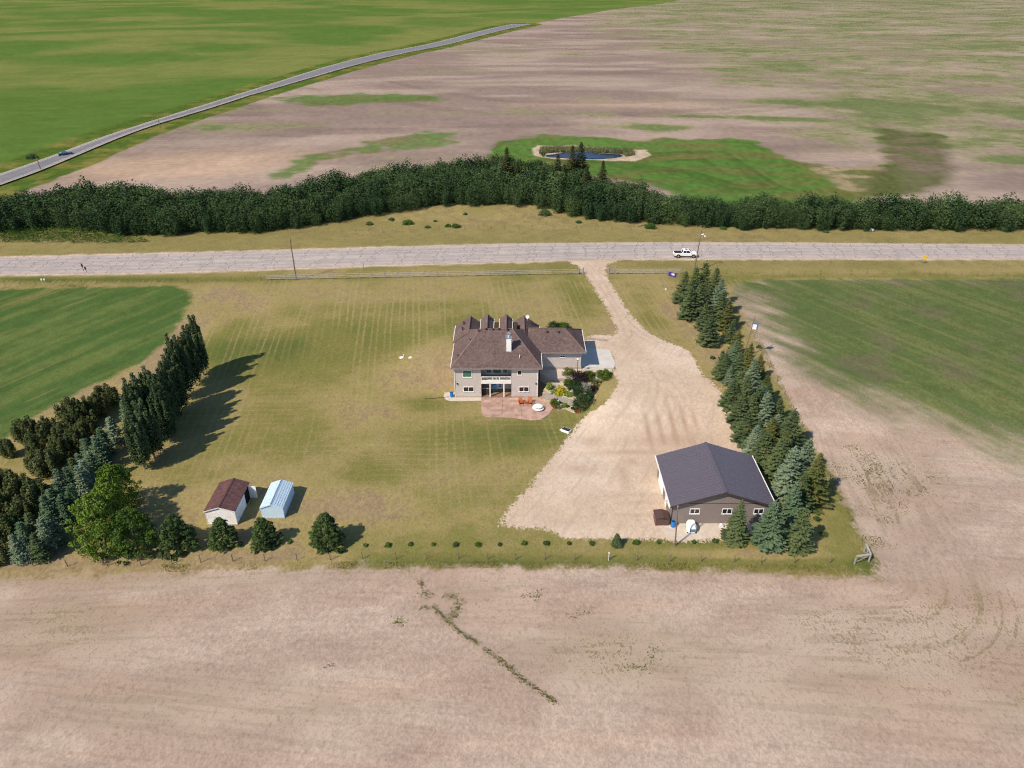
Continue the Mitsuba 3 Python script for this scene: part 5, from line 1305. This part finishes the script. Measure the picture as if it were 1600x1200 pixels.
cx, cy = (1.49, 108.38)
adirondack("orange cedar garden chair on the patio, left of the pair", cx, cy - 0.15, 8)
dx, dy = (3.04, 108.38)
adirondack("orange cedar garden chair on the patio, right of the pair", dx, dy - 0.15, -8)
tb = thing("side_table", "small orange cedar table between the two garden chairs", "table")
tx = (cx + dx) / 2
for i in range(4):
    part(tb, "slat", MB().box(tx - 0.3, tx + 0.3, cy - 0.36 + 0.125 * i, cy - 0.25 + 0.125 * i, 0.51, 0.54), "cedar")
for a in (-0.25, 0.25):
    for b in (-0.3, 0.06):
        part(tb, "leg", MB().box(tx + a - 0.03, tx + a + 0.03, cy + b - 0.03, cy + b + 0.03, 0.09, 0.51), "cedar")
k = thing("firewood_crate", "brown wooden crate on the porch under the deck", "crate")
for i in range(5):
    part(k, "plank", MB().box(-5.2, -4.1, 111.2, 112.3, 0.12 + 0.24 * i, 0.34 + 0.24 * i), "timber_dark")
part(k, "lid", MB().box(-5.25, -4.05, 111.15, 112.35, 1.33, 1.39), "weathered_wood")
k = thing("window_box", "low white box with dark glazed lid at the lawn edge", "cold frame")
x, y = (8.79, 99.78)
tw = place(x, y, hgt(x, y), -35)
part(k, "frame", MB().box(-0.75, 0.75, -0.45, 0.45, 0.0, 0.42), "white_trim", tw)
for s in (-1, 0, 1):
    part(k, "pane", MB().box(-0.22 + 0.46 * s, 0.22 + 0.46 * s, -0.36, 0.38, 0.421, 0.44), "dark_glass", tw)
x, y = (8.03, 100.16)
solo("paving_stone", "pale stones beside the glazed white box", "stone", MB().hull([(x + 0.3 * math.cos(a), y + 0.22 * math.sin(a), float(hgt(x, y)) + c) for a in np.arange(0, 6.2, 0.7) for c in (0, 0.1)]), "off_white")
for lab, q, m, r in (("white septic lid with a short vent pipe on the lawn", (-20.84, 122.77), "white_trim", 0.42), ("cream round septic lid on the lawn nearer the house", (-19.08, 122.34), "off_white", 0.38)):
    k = thing("septic_lid", lab, "lid")
    z = float(hgt(*q))
    part(k, "lid", MB().lathe([(0.0, 0.2), (r * 0.9, 0.16), (r, 0.1), (r, -0.1)], 16, (*q, z)), m)
    if m == "white_trim":
        part(k, "vent_pipe", MB().tube([(q[0] + 0.35, q[1] + 0.2, z), (q[0] + 0.35, q[1] + 0.2, z + 0.6)], 0.08, 8), m)
    else:
        part(k, "handle", MB().box(q[0] - 0.12, q[0] + 0.12, q[1] - 0.03, q[1] + 0.03, z + 0.2, z + 0.26), m)
k = thing("brown_bin", "big brown bin with sloped lid beside the workshop", "bin")
gloss("bin_brown", (0.095, 0.055, 0.047), 0.45)
bx, by, bz = 20.35, 77.5, 0.05
part(k, "body", MB().hull([(bx - 0.95, by - 0.75, bz), (bx + 0.85, by - 0.75, bz), (bx - 0.95, by + 0.9, bz), (bx + 0.85, by + 0.9, bz), (bx - 1.0, by - 0.8, 1.25), (bx + 0.9, by - 0.8, 1.05), (bx - 1.0, by + 0.95, 1.25), (bx + 0.9, by + 0.95, 1.05)]), "bin_brown")
part(k, "lid", MB().hull([(bx - 1.06, by - 0.87, 1.27), (bx + 0.1, by - 0.87, 1.42), (bx + 0.1, by + 1.02, 1.42), (bx - 1.06, by + 1.02, 1.27), (bx - 1.06, by - 0.87, 1.33), (bx + 0.1, by - 0.87, 1.48), (bx + 0.1, by + 1.02, 1.48), (bx - 1.06, by + 1.02, 1.33)]), "bin_brown")
part(k, "lid", MB().hull([(bx + 0.12, by - 0.87, 1.42), (bx + 0.96, by - 0.87, 1.08), (bx + 0.96, by + 1.02, 1.08), (bx + 0.12, by + 1.02, 1.42), (bx + 0.12, by - 0.87, 1.48), (bx + 0.96, by - 0.87, 1.14), (bx + 0.96, by + 1.02, 1.14), (bx + 0.12, by + 1.02, 1.48)]), "bin_brown")
k = thing("storage_tank", "white plastic tank with slanted corners in front of the workshop", "tank")
bx, by = 24.0, 75.95
lo = [(-0.55, -0.55), (-0.32, -0.85), (0.40, -0.85), (0.62, -0.5), (0.62, 0.5), (0.40, 0.7), (-0.35, 0.7), (-0.55, 0.5)]
part(k, "tank", MB().hull([(bx + a, by + b, 0.15) for a, b in lo] + [(bx + a, by + b, 0.95) for a, b in lo] + [(bx + 0.78 * a, by + 0.8 * b + 0.05, 1.25) for a, b in lo]), "white_plastic")
part(k, "skid", MB().box(bx - 0.6, bx + 0.7, by - 0.75, by - 0.6, 0.03, 0.15).box(bx - 0.6, bx + 0.7, by + 0.5, by + 0.65, 0.03, 0.15), "timber_dark")
part(k, "panel", MB().box(bx - 0.3, bx + 0.4, by - 0.88, by - 0.851, 0.35, 0.8), "blue_glass")
x, y = (28.29, 76.51)
solo("utility_box", "small white box beside the slim spruce in front of the workshop", "box", MB().hull([(x + a, y + b, c) for a in (-0.22, 0.22) for b in (-0.18, 0.18) for c in (0.0, 0.45)] + [(x, y - 0.18, 0.55), (x, y + 0.18, 0.55)]), "white_trim")


# ---------------------------------------------------------------- vehicles
def panel(q, u0, u1, v0, v1, off=0.008):
    """A window glass on the quad q (lower a, lower b, upper b, upper a)."""
    a, b, c, d = (np.array(p, float) for p in q)
    nrm = np.cross(b - a, d - a)
    nrm /= np.linalg.norm(nrm)

    def at(u, v):
        return (a * (1 - u) + b * u) * (1 - v) + (d * (1 - u) + c * u) * v + nrm * off
    return [at(u0, v0), at(u1, v0), at(u1, v1), at(u0, v1)]


gloss("car_white", (0.78, 0.79, 0.80), 0.25, coat=0.8)
gloss("car_navy", (0.012, 0.020, 0.038), 0.25, coat=0.9)
gloss("tyre", (0.018, 0.018, 0.018), 0.8)
gloss("rim", (0.42, 0.43, 0.44), 0.3, metal=0.8)
gloss("tail_red", (0.35, 0.01, 0.01), 0.3)
gloss("lamp_glass", (0.75, 0.77, 0.78), 0.1)


def wheels(k, tw, xs, half, r):
    for x in xs:
        for s in (-1, 1):
            R = [[1, 0, 0, x], [0, 0, s, s * (half - 0.26)], [0, 1, 0, r], [0, 0, 0, 1]]
            wk = part(k, "wheel", MB().lathe([(0.0, 0.02), (r * 0.92, 0.0), (r, 0.04), (r, 0.22), (r * 0.92, 0.26), (r * 0.6, 0.255)], 20).move(R), "tyre", tw)
            part(wk, "rim", MB().lathe([(r * 0.62, 0.25), (r * 0.55, 0.262), (0.08, 0.245), (0.0, 0.265)], 14).move(R), "rim", tw)


def cab_glass(k, tw, base, top, z0, z1, hb, ht, splits, mat="dark_glass"):
    (xb0, xb1), (xt0, xt1) = base, top
    for s in (-1, 1):
        q = [(xb0, s * hb, z0), (xb1, s * hb, z0), (xt1, s * ht, z1), (xt0, s * ht, z1)]
        for u0, u1 in splits:
            part(k, "side_window", MB().poly(panel(q if s < 0 else [q[1], q[0], q[3], q[2]], u0 if s < 0 else 1 - u1, u1 if s < 0 else 1 - u0, 0.12, 0.88)), mat, tw)
    part(k, "windscreen", MB().poly(panel([(xb1, -hb, z0), (xb1, hb, z0), (xt1, ht, z1), (xt1, -ht, z1)], 0.06, 0.94, 0.08, 0.94)), mat, tw)
    part(k, "rear_window", MB().poly(panel([(xb0, hb, z0), (xb0, -hb, z0), (xt0, -ht, z1), (xt0, ht, z1)], 0.1, 0.9, 0.15, 0.9)), mat, tw)


def bodybox(mb, x0, x1, z0, z1, half, tuck=0.06):
    return mb.hull([(x, s * (half - (tuck if z in (z0,) else 0)), z) for x in (x0, x1) for s in (-1, 1) for z in (z0, (z0 + z1) / 2)] + [(x, s * (half - tuck), z1) for x in (x0 + 0.03, x1 - 0.03) for s in (-1, 1)])


truck = thing("pickup_truck", "white crew cab pickup truck on the road, dark cover over its bed", "pickup truck")
x, y = (42.94, 174.16)
tw = place(x, y, float(hgt(x, y)) + 0.08, 0)
bd = MB()
bodybox(bd, -2.92, -0.75, 0.55, 1.22, 1.0)
bodybox(bd, -0.80, 1.55, 0.50, 1.20, 1.0)
bd.hull([(1.5, s * 0.99, z) for s in (-1, 1) for z in (0.5, 1.0)] + [(2.75, s * 0.95, z) for s in (-1, 1) for z in (0.52, 0.95)] + [(2.9, s * 0.75, z) for s in (-1, 1) for z in (0.58, 0.92)] + [(1.5, s * 0.9, 1.2) for s in (-1, 1)] + [(2.65, s * 0.82, 1.10) for s in (-1, 1)])
part(truck, "body", bd, "car_white", tw, smooth=30)
cab = MB().hull([(-0.85, s * 0.95, 1.19) for s in (-1, 1)] + [(1.62, s * 0.95, 1.19) for s in (-1, 1)] + [(-0.70, s * 0.76, 1.86) for s in (-1, 1)] + [(0.80, s * 0.76, 1.86) for s in (-1, 1)] + [(-0.55, s * 0.66, 1.92) for s in (-1, 1)] + [(0.65, s * 0.66, 1.92) for s in (-1, 1)])
part(truck, "cab", cab, "car_white", tw, smooth=30)
cab_glass(truck, tw, (-0.85, 1.62), (-0.70, 0.80), 1.19, 1.86, 0.95, 0.76, ((0.06, 0.40), (0.44, 0.86)))
part(truck, "sunroof", MB().box(-0.1, 0.42, -0.35, 0.35, 1.921, 1.935), "dark_glass", tw)
part(truck, "bed_cover", MB().box(-2.82, -0.92, -0.86, 0.86, 1.20, 1.25), "tyre", tw)
part(truck, "bed_rail", MB().box(-2.86, -0.88, -0.97, -0.87, 1.20, 1.27).box(-2.86, -0.88, 0.87, 0.97, 1.20, 1.27), "car_white", tw)
part(truck, "bumper", MB().box(2.86, 2.98, -0.9, 0.9, 0.45, 0.68), "rim", tw)
part(truck, "bumper", MB().box(-3.02, -2.9, -0.9, 0.9, 0.5, 0.70), "rim", tw)
part(truck, "grille", MB().box(2.88, 2.93, -0.55, 0.55, 0.70, 0.98), "tyre", tw)
for s in (-1, 1):
    part(truck, "headlight", MB().box(2.74, 2.90, s * 0.80 - 0.13, s * 0.80 + 0.13, 0.80, 0.98), "lamp_glass", tw)
    part(truck, "tail_light", MB().box(-2.95, -2.86, s * 0.92 - 0.07, s * 0.92 + 0.07, 0.80, 1.15), "tail_red", tw)
    part(truck, "mirror", MB().box(1.15, 1.3, s * 1.06 - 0.10, s * 1.06 + 0.10, 1.22, 1.42), "car_white", tw)
    part(truck, "door_handle", MB().box(0.05, 0.22, s * 1.0 - 0.02, s * 1.0 + 0.02, 1.02, 1.06), "rim", tw)
    part(truck, "wheel_arch", MB().lathe([(0.0, 0.0), (0.52, 0.0), (0.52, 0.02), (0.0, 0.02)], 20).move([[1, 0, 0, 1.92], [0, 0, s, s * 0.985], [0, 1, 0, 0.46], [0, 0, 0, 1]]).add(*MB().lathe([(0.0, 0.0), (0.52, 0.0), (0.52, 0.02), (0.0, 0.02)], 20).move([[1, 0, 0, -1.85], [0, 0, s, s * 0.985], [0, 1, 0, 0.46], [0, 0, 0, 1]]).get()), "tyre", tw)
wheels(truck, tw, (-1.85, 1.92), 1.04, 0.42)

car = thing("parked_car" if False else "dark_car", "dark blue car driving on the grey highway", "car")
x, y = (-165.84, 279.44)
tw = place(x, y, float(hgt(x, y)) + 0.06, 38)
cb = MB()
bodybox(cb, -2.3, 2.3, 0.28, 0.92, 0.92, 0.12)
part(car, "body", cb, "car_navy", tw, smooth=35)
part(car, "cabin", MB().hull([(-1.75, s * 0.84, 0.9) for s in (-1, 1)] + [(1.15, s * 0.84, 0.9) for s in (-1, 1)] + [(-1.0, s * 0.62, 1.45) for s in (-1, 1)] + [(0.3, s * 0.62, 1.45) for s in (-1, 1)]), "car_navy", tw, smooth=30)
cab_glass(car, tw, (-1.75, 1.15), (-1.0, 0.3), 0.9, 1.45, 0.84, 0.62, ((0.12, 0.48), (0.52, 0.86)), "blue_glass")
for s in (-1, 1):
    part(car, "headlight", MB().box(2.18, 2.31, s * 0.62 - 0.16, s * 0.62 + 0.16, 0.58, 0.74), "lamp_glass", tw)
    part(car, "tail_light", MB().box(-2.31, -2.2, s * 0.66 - 0.14, s * 0.66 + 0.14, 0.62, 0.78), "tail_red", tw)
wheels(car, tw, (-1.4, 1.4), 0.95, 0.33)

# ---------------------------------------------------------------- pond
scene["pond_water"] = {"type": "twosided", "b": {"type": "principled", "base_color": rgb((0.008, 0.017, 0.050)), "roughness": 0.25, "specular": 0.25}}
pw = sg.Polygon([(12.48, 281.65), (13.58, 285.06), (17.03, 286.23), (26.35, 289.72), (33.84, 286.28), (40.71, 284.77), (41.84, 282.31), (38.11, 279.28), (33.18, 277.71), (26.53, 277.59), (19.03, 278.9), (13.85, 280.23)])
wz = float(hgt(26.5, 303.5)) - 0.30
v, f = trimesh.creation.triangulate_polygon(pw, engine="earcut")
structure("pond", "small dark blue farm pond ringed with reeds", (np.column_stack([v, np.full(len(v), wz)]), f), "pond_water")
foliage("reed", (0.085, 0.125, 0.055), (0.200, 0.200, 0.100), f=0.6)


def blades(rng, P, h, w):
    a = rng.uniform(0, np.pi, len(P))
    s = np.stack([np.cos(a), np.sin(a), 0 * a], 1) * w
    tip = P + np.column_stack([rng.normal(0, 0.3, (len(P), 2)) * h[:, None], h])
    return np.stack([P - s, P + s, tip], 1).reshape(-1, 3), np.arange(3 * len(P)).reshape(-1, 3)


def scatter(poly, n, rng):
    poly = sg.Polygon(poly).buffer(0) if not hasattr(poly, "bounds") else poly
    x0, y0, x1, y1 = poly.bounds
    q = np.column_stack([rng.uniform(x0, x1, 6 * n), rng.uniform(y0, y1, 6 * n)])
    return q[shapely.contains_xy(poly, q[:, 0], q[:, 1])][:n]


q = scatter([(10.2, 285.45), (11.5, 294.87), (17.66, 297.75), (26.53, 298.14), (36.29, 295), (46.7, 289.4), (46.48, 284.4), (42.68, 281.34), (41.68, 284.79), (33.67, 287), (26.01, 291.59), (16.61, 287.43), (12.63, 285.52), (11.92, 279.71)], 5200, rng)
v, f = blades(rng, np.column_stack([q, hgt(q[:, 0], q[:, 1])]), rng.uniform(0.9, 1.9, len(q)), 0.10)
stuff("reeds", "tall green and straw coloured reeds round the pond", (v, f), "reed")

# ---------------------------------------------------------------- rough grass and weeds
foliage("leaf_tall_grass", (0.190, 0.200, 0.062), (0.330, 0.285, 0.120), f=0.9)
foliage("weed", (0.075, 0.092, 0.022), (0.150, 0.150, 0.040), f=1.5)
rg = np.random.default_rng(77)
parts_ = []


def patchy(q):
    return q[meshkit.noise(np.column_stack([q / 3.0, 0 * q[:, 0]])) ** 1.5 > rg.uniform(0.1, 0.9, len(q))]


for poly, n_ in (([(-44.65, 69.4), (-30.98, 69.86), (8.15, 69.86), (42.93, 69.17), (45.82, 67.61), (38.99, 67.28), (24.07, 68.16), (0, 68.72), (-24.15, 68.49), (-43.29, 68.05)], 20000), ([(45.75, 67.83), (45.79, 73.17), (46.51, 87.65), (46.33, 102.23), (46.19, 114.45), (46.9, 131.3), (48.83, 133.64), (46.86, 106.83), (47.3, 97.97), (47.23, 89.07), (46.84, 78.95), (46.11, 68.27)], 5000), ([(49.35, 155.73), (48.86, 159.58), (74.47, 160.77), (118.91, 160.37), (124.11, 159.19), (125.11, 160.77), (59.94, 161.97), (46.26, 161.17)], 5000), ([(-116.11, 155.73), (-77.38, 156.87), (-78.07, 154.98), (-114.76, 153.49)], 3500)):
    parts_.append(scatter(poly, n_, rg))
q = patchy(np.vstack(parts_))
v, f = blades(rg, np.column_stack([q, hgt(q[:, 0], q[:, 1])]), rg.uniform(0.08, 0.34, len(q)), 0.03)
stuff("tall_grass", "unmown tufts of tall grass along the fence lines", (v, f), "leaf_tall_grass")
line = [[(-11.49, 66.84), (-11.29, 66.41), (-11.07, 65.87), (-10.88, 65.55)], [(-9.42, 62.47), (-8.23, 60.99), (-7.41, 59.94), (-7.01, 59.56)], [(-6.77, 59.28), (-5.68, 58.35), (-4.47, 57.44), (-3.59, 56.82)], [(-3.14, 56.29), (-2.12, 55.42), (-1.05, 54.39), (0, 53.22), (2.03, 51.37), (4.62, 49.21)]]
P = []
for seg in line:
    for a, b in zip(seg[:-1], seg[1:]):
        m = int(math.dist(a, b) * 42)
        t = rg.uniform(0, 1, (m, 1))
        P.append(np.array(a) * (1 - t) + np.array(b) * t + rg.normal(0, 0.19, (m, 2)))
for (x, y), r, m in zip([(-10.7, 64.61), (-10.19, 64.09), (-7.16, 63.88), (-7.64, 64.09), (-10.52, 62.07), (-6.86, 60.61), (-7.04, 61.09), (-6.64, 61.77), (-6.45, 62.37), (-6.26, 62.97), (-13.37, 60.22), (-12.96, 59.94), (2.55, 64.19), (6.87, 60.8), (7.87, 61.09), (8.87, 61.38), (-19.82, 53.97), (0, 53.47), (15.44, 54.82), (15.94, 56.11), (12.87, 53.97), (13.86, 53.64), (51.29, 86.57), (53.82, 89.23), (55.46, 90.36), (54.84, 84.61), (54.35, 92.4), (53.05, 94.68), (53.95, 81.01), (57.09, 83.88), (62.61, 87.19), (59.28, 84.61), (51.28, 78.01), (47.97, 74.16), (48.31, 73.17), (49.32, 90.04), (48.22, 87.65)], [0.5] * 12 + [0.7] + [0.3] * 4 + [0.5] * 5 + [0.9] * 15, [40] * 12 + [90] + [16] * 4 + [26] * 5 + [80] * 15):
    P.append(np.array([x, y]) + rg.normal(0, r, (m, 2)) * [1, 0.7])
q = np.vstack(P)
v, f = leaves(rg, np.column_stack([q, hgt(q[:, 0], q[:, 1]) + rg.uniform(0.02, 0.16, len(q))]), dirs(rg, len(q), 1.6), rg.uniform(0.04, 0.13, len(q)))
stuff("weeds", "green weeds growing in lines and patches on the bare field", (v, f), "weed")
q = scatter([(-135.82, 188.44), (-139.01, 193.74), (-129.81, 195.92), (-116.97, 194.83), (-103.57, 188.44), (-93.79, 185.38), (-103.13, 183.88), (-120.04, 184.38), (-133.38, 184.38)], 900, rg)
C = np.column_stack([q, hgt(q[:, 0], q[:, 1]) + rg.uniform(0.1, 1.1, len(q))])
P = np.repeat(C, 9, 0) + rg.normal(0, 0.35, (9 * len(C), 3)) * [1, 1, 0.6]
P[:, 2] = np.maximum(P[:, 2], hgt(P[:, 0], P[:, 1]) + 0.05)
v, f = leaves(rg, P, dirs(rg, len(P), 0.6), 0.16)
stuff("willow_scrub", "low green willow scrub along the belt to the west", (v, f), "leaf_deep")
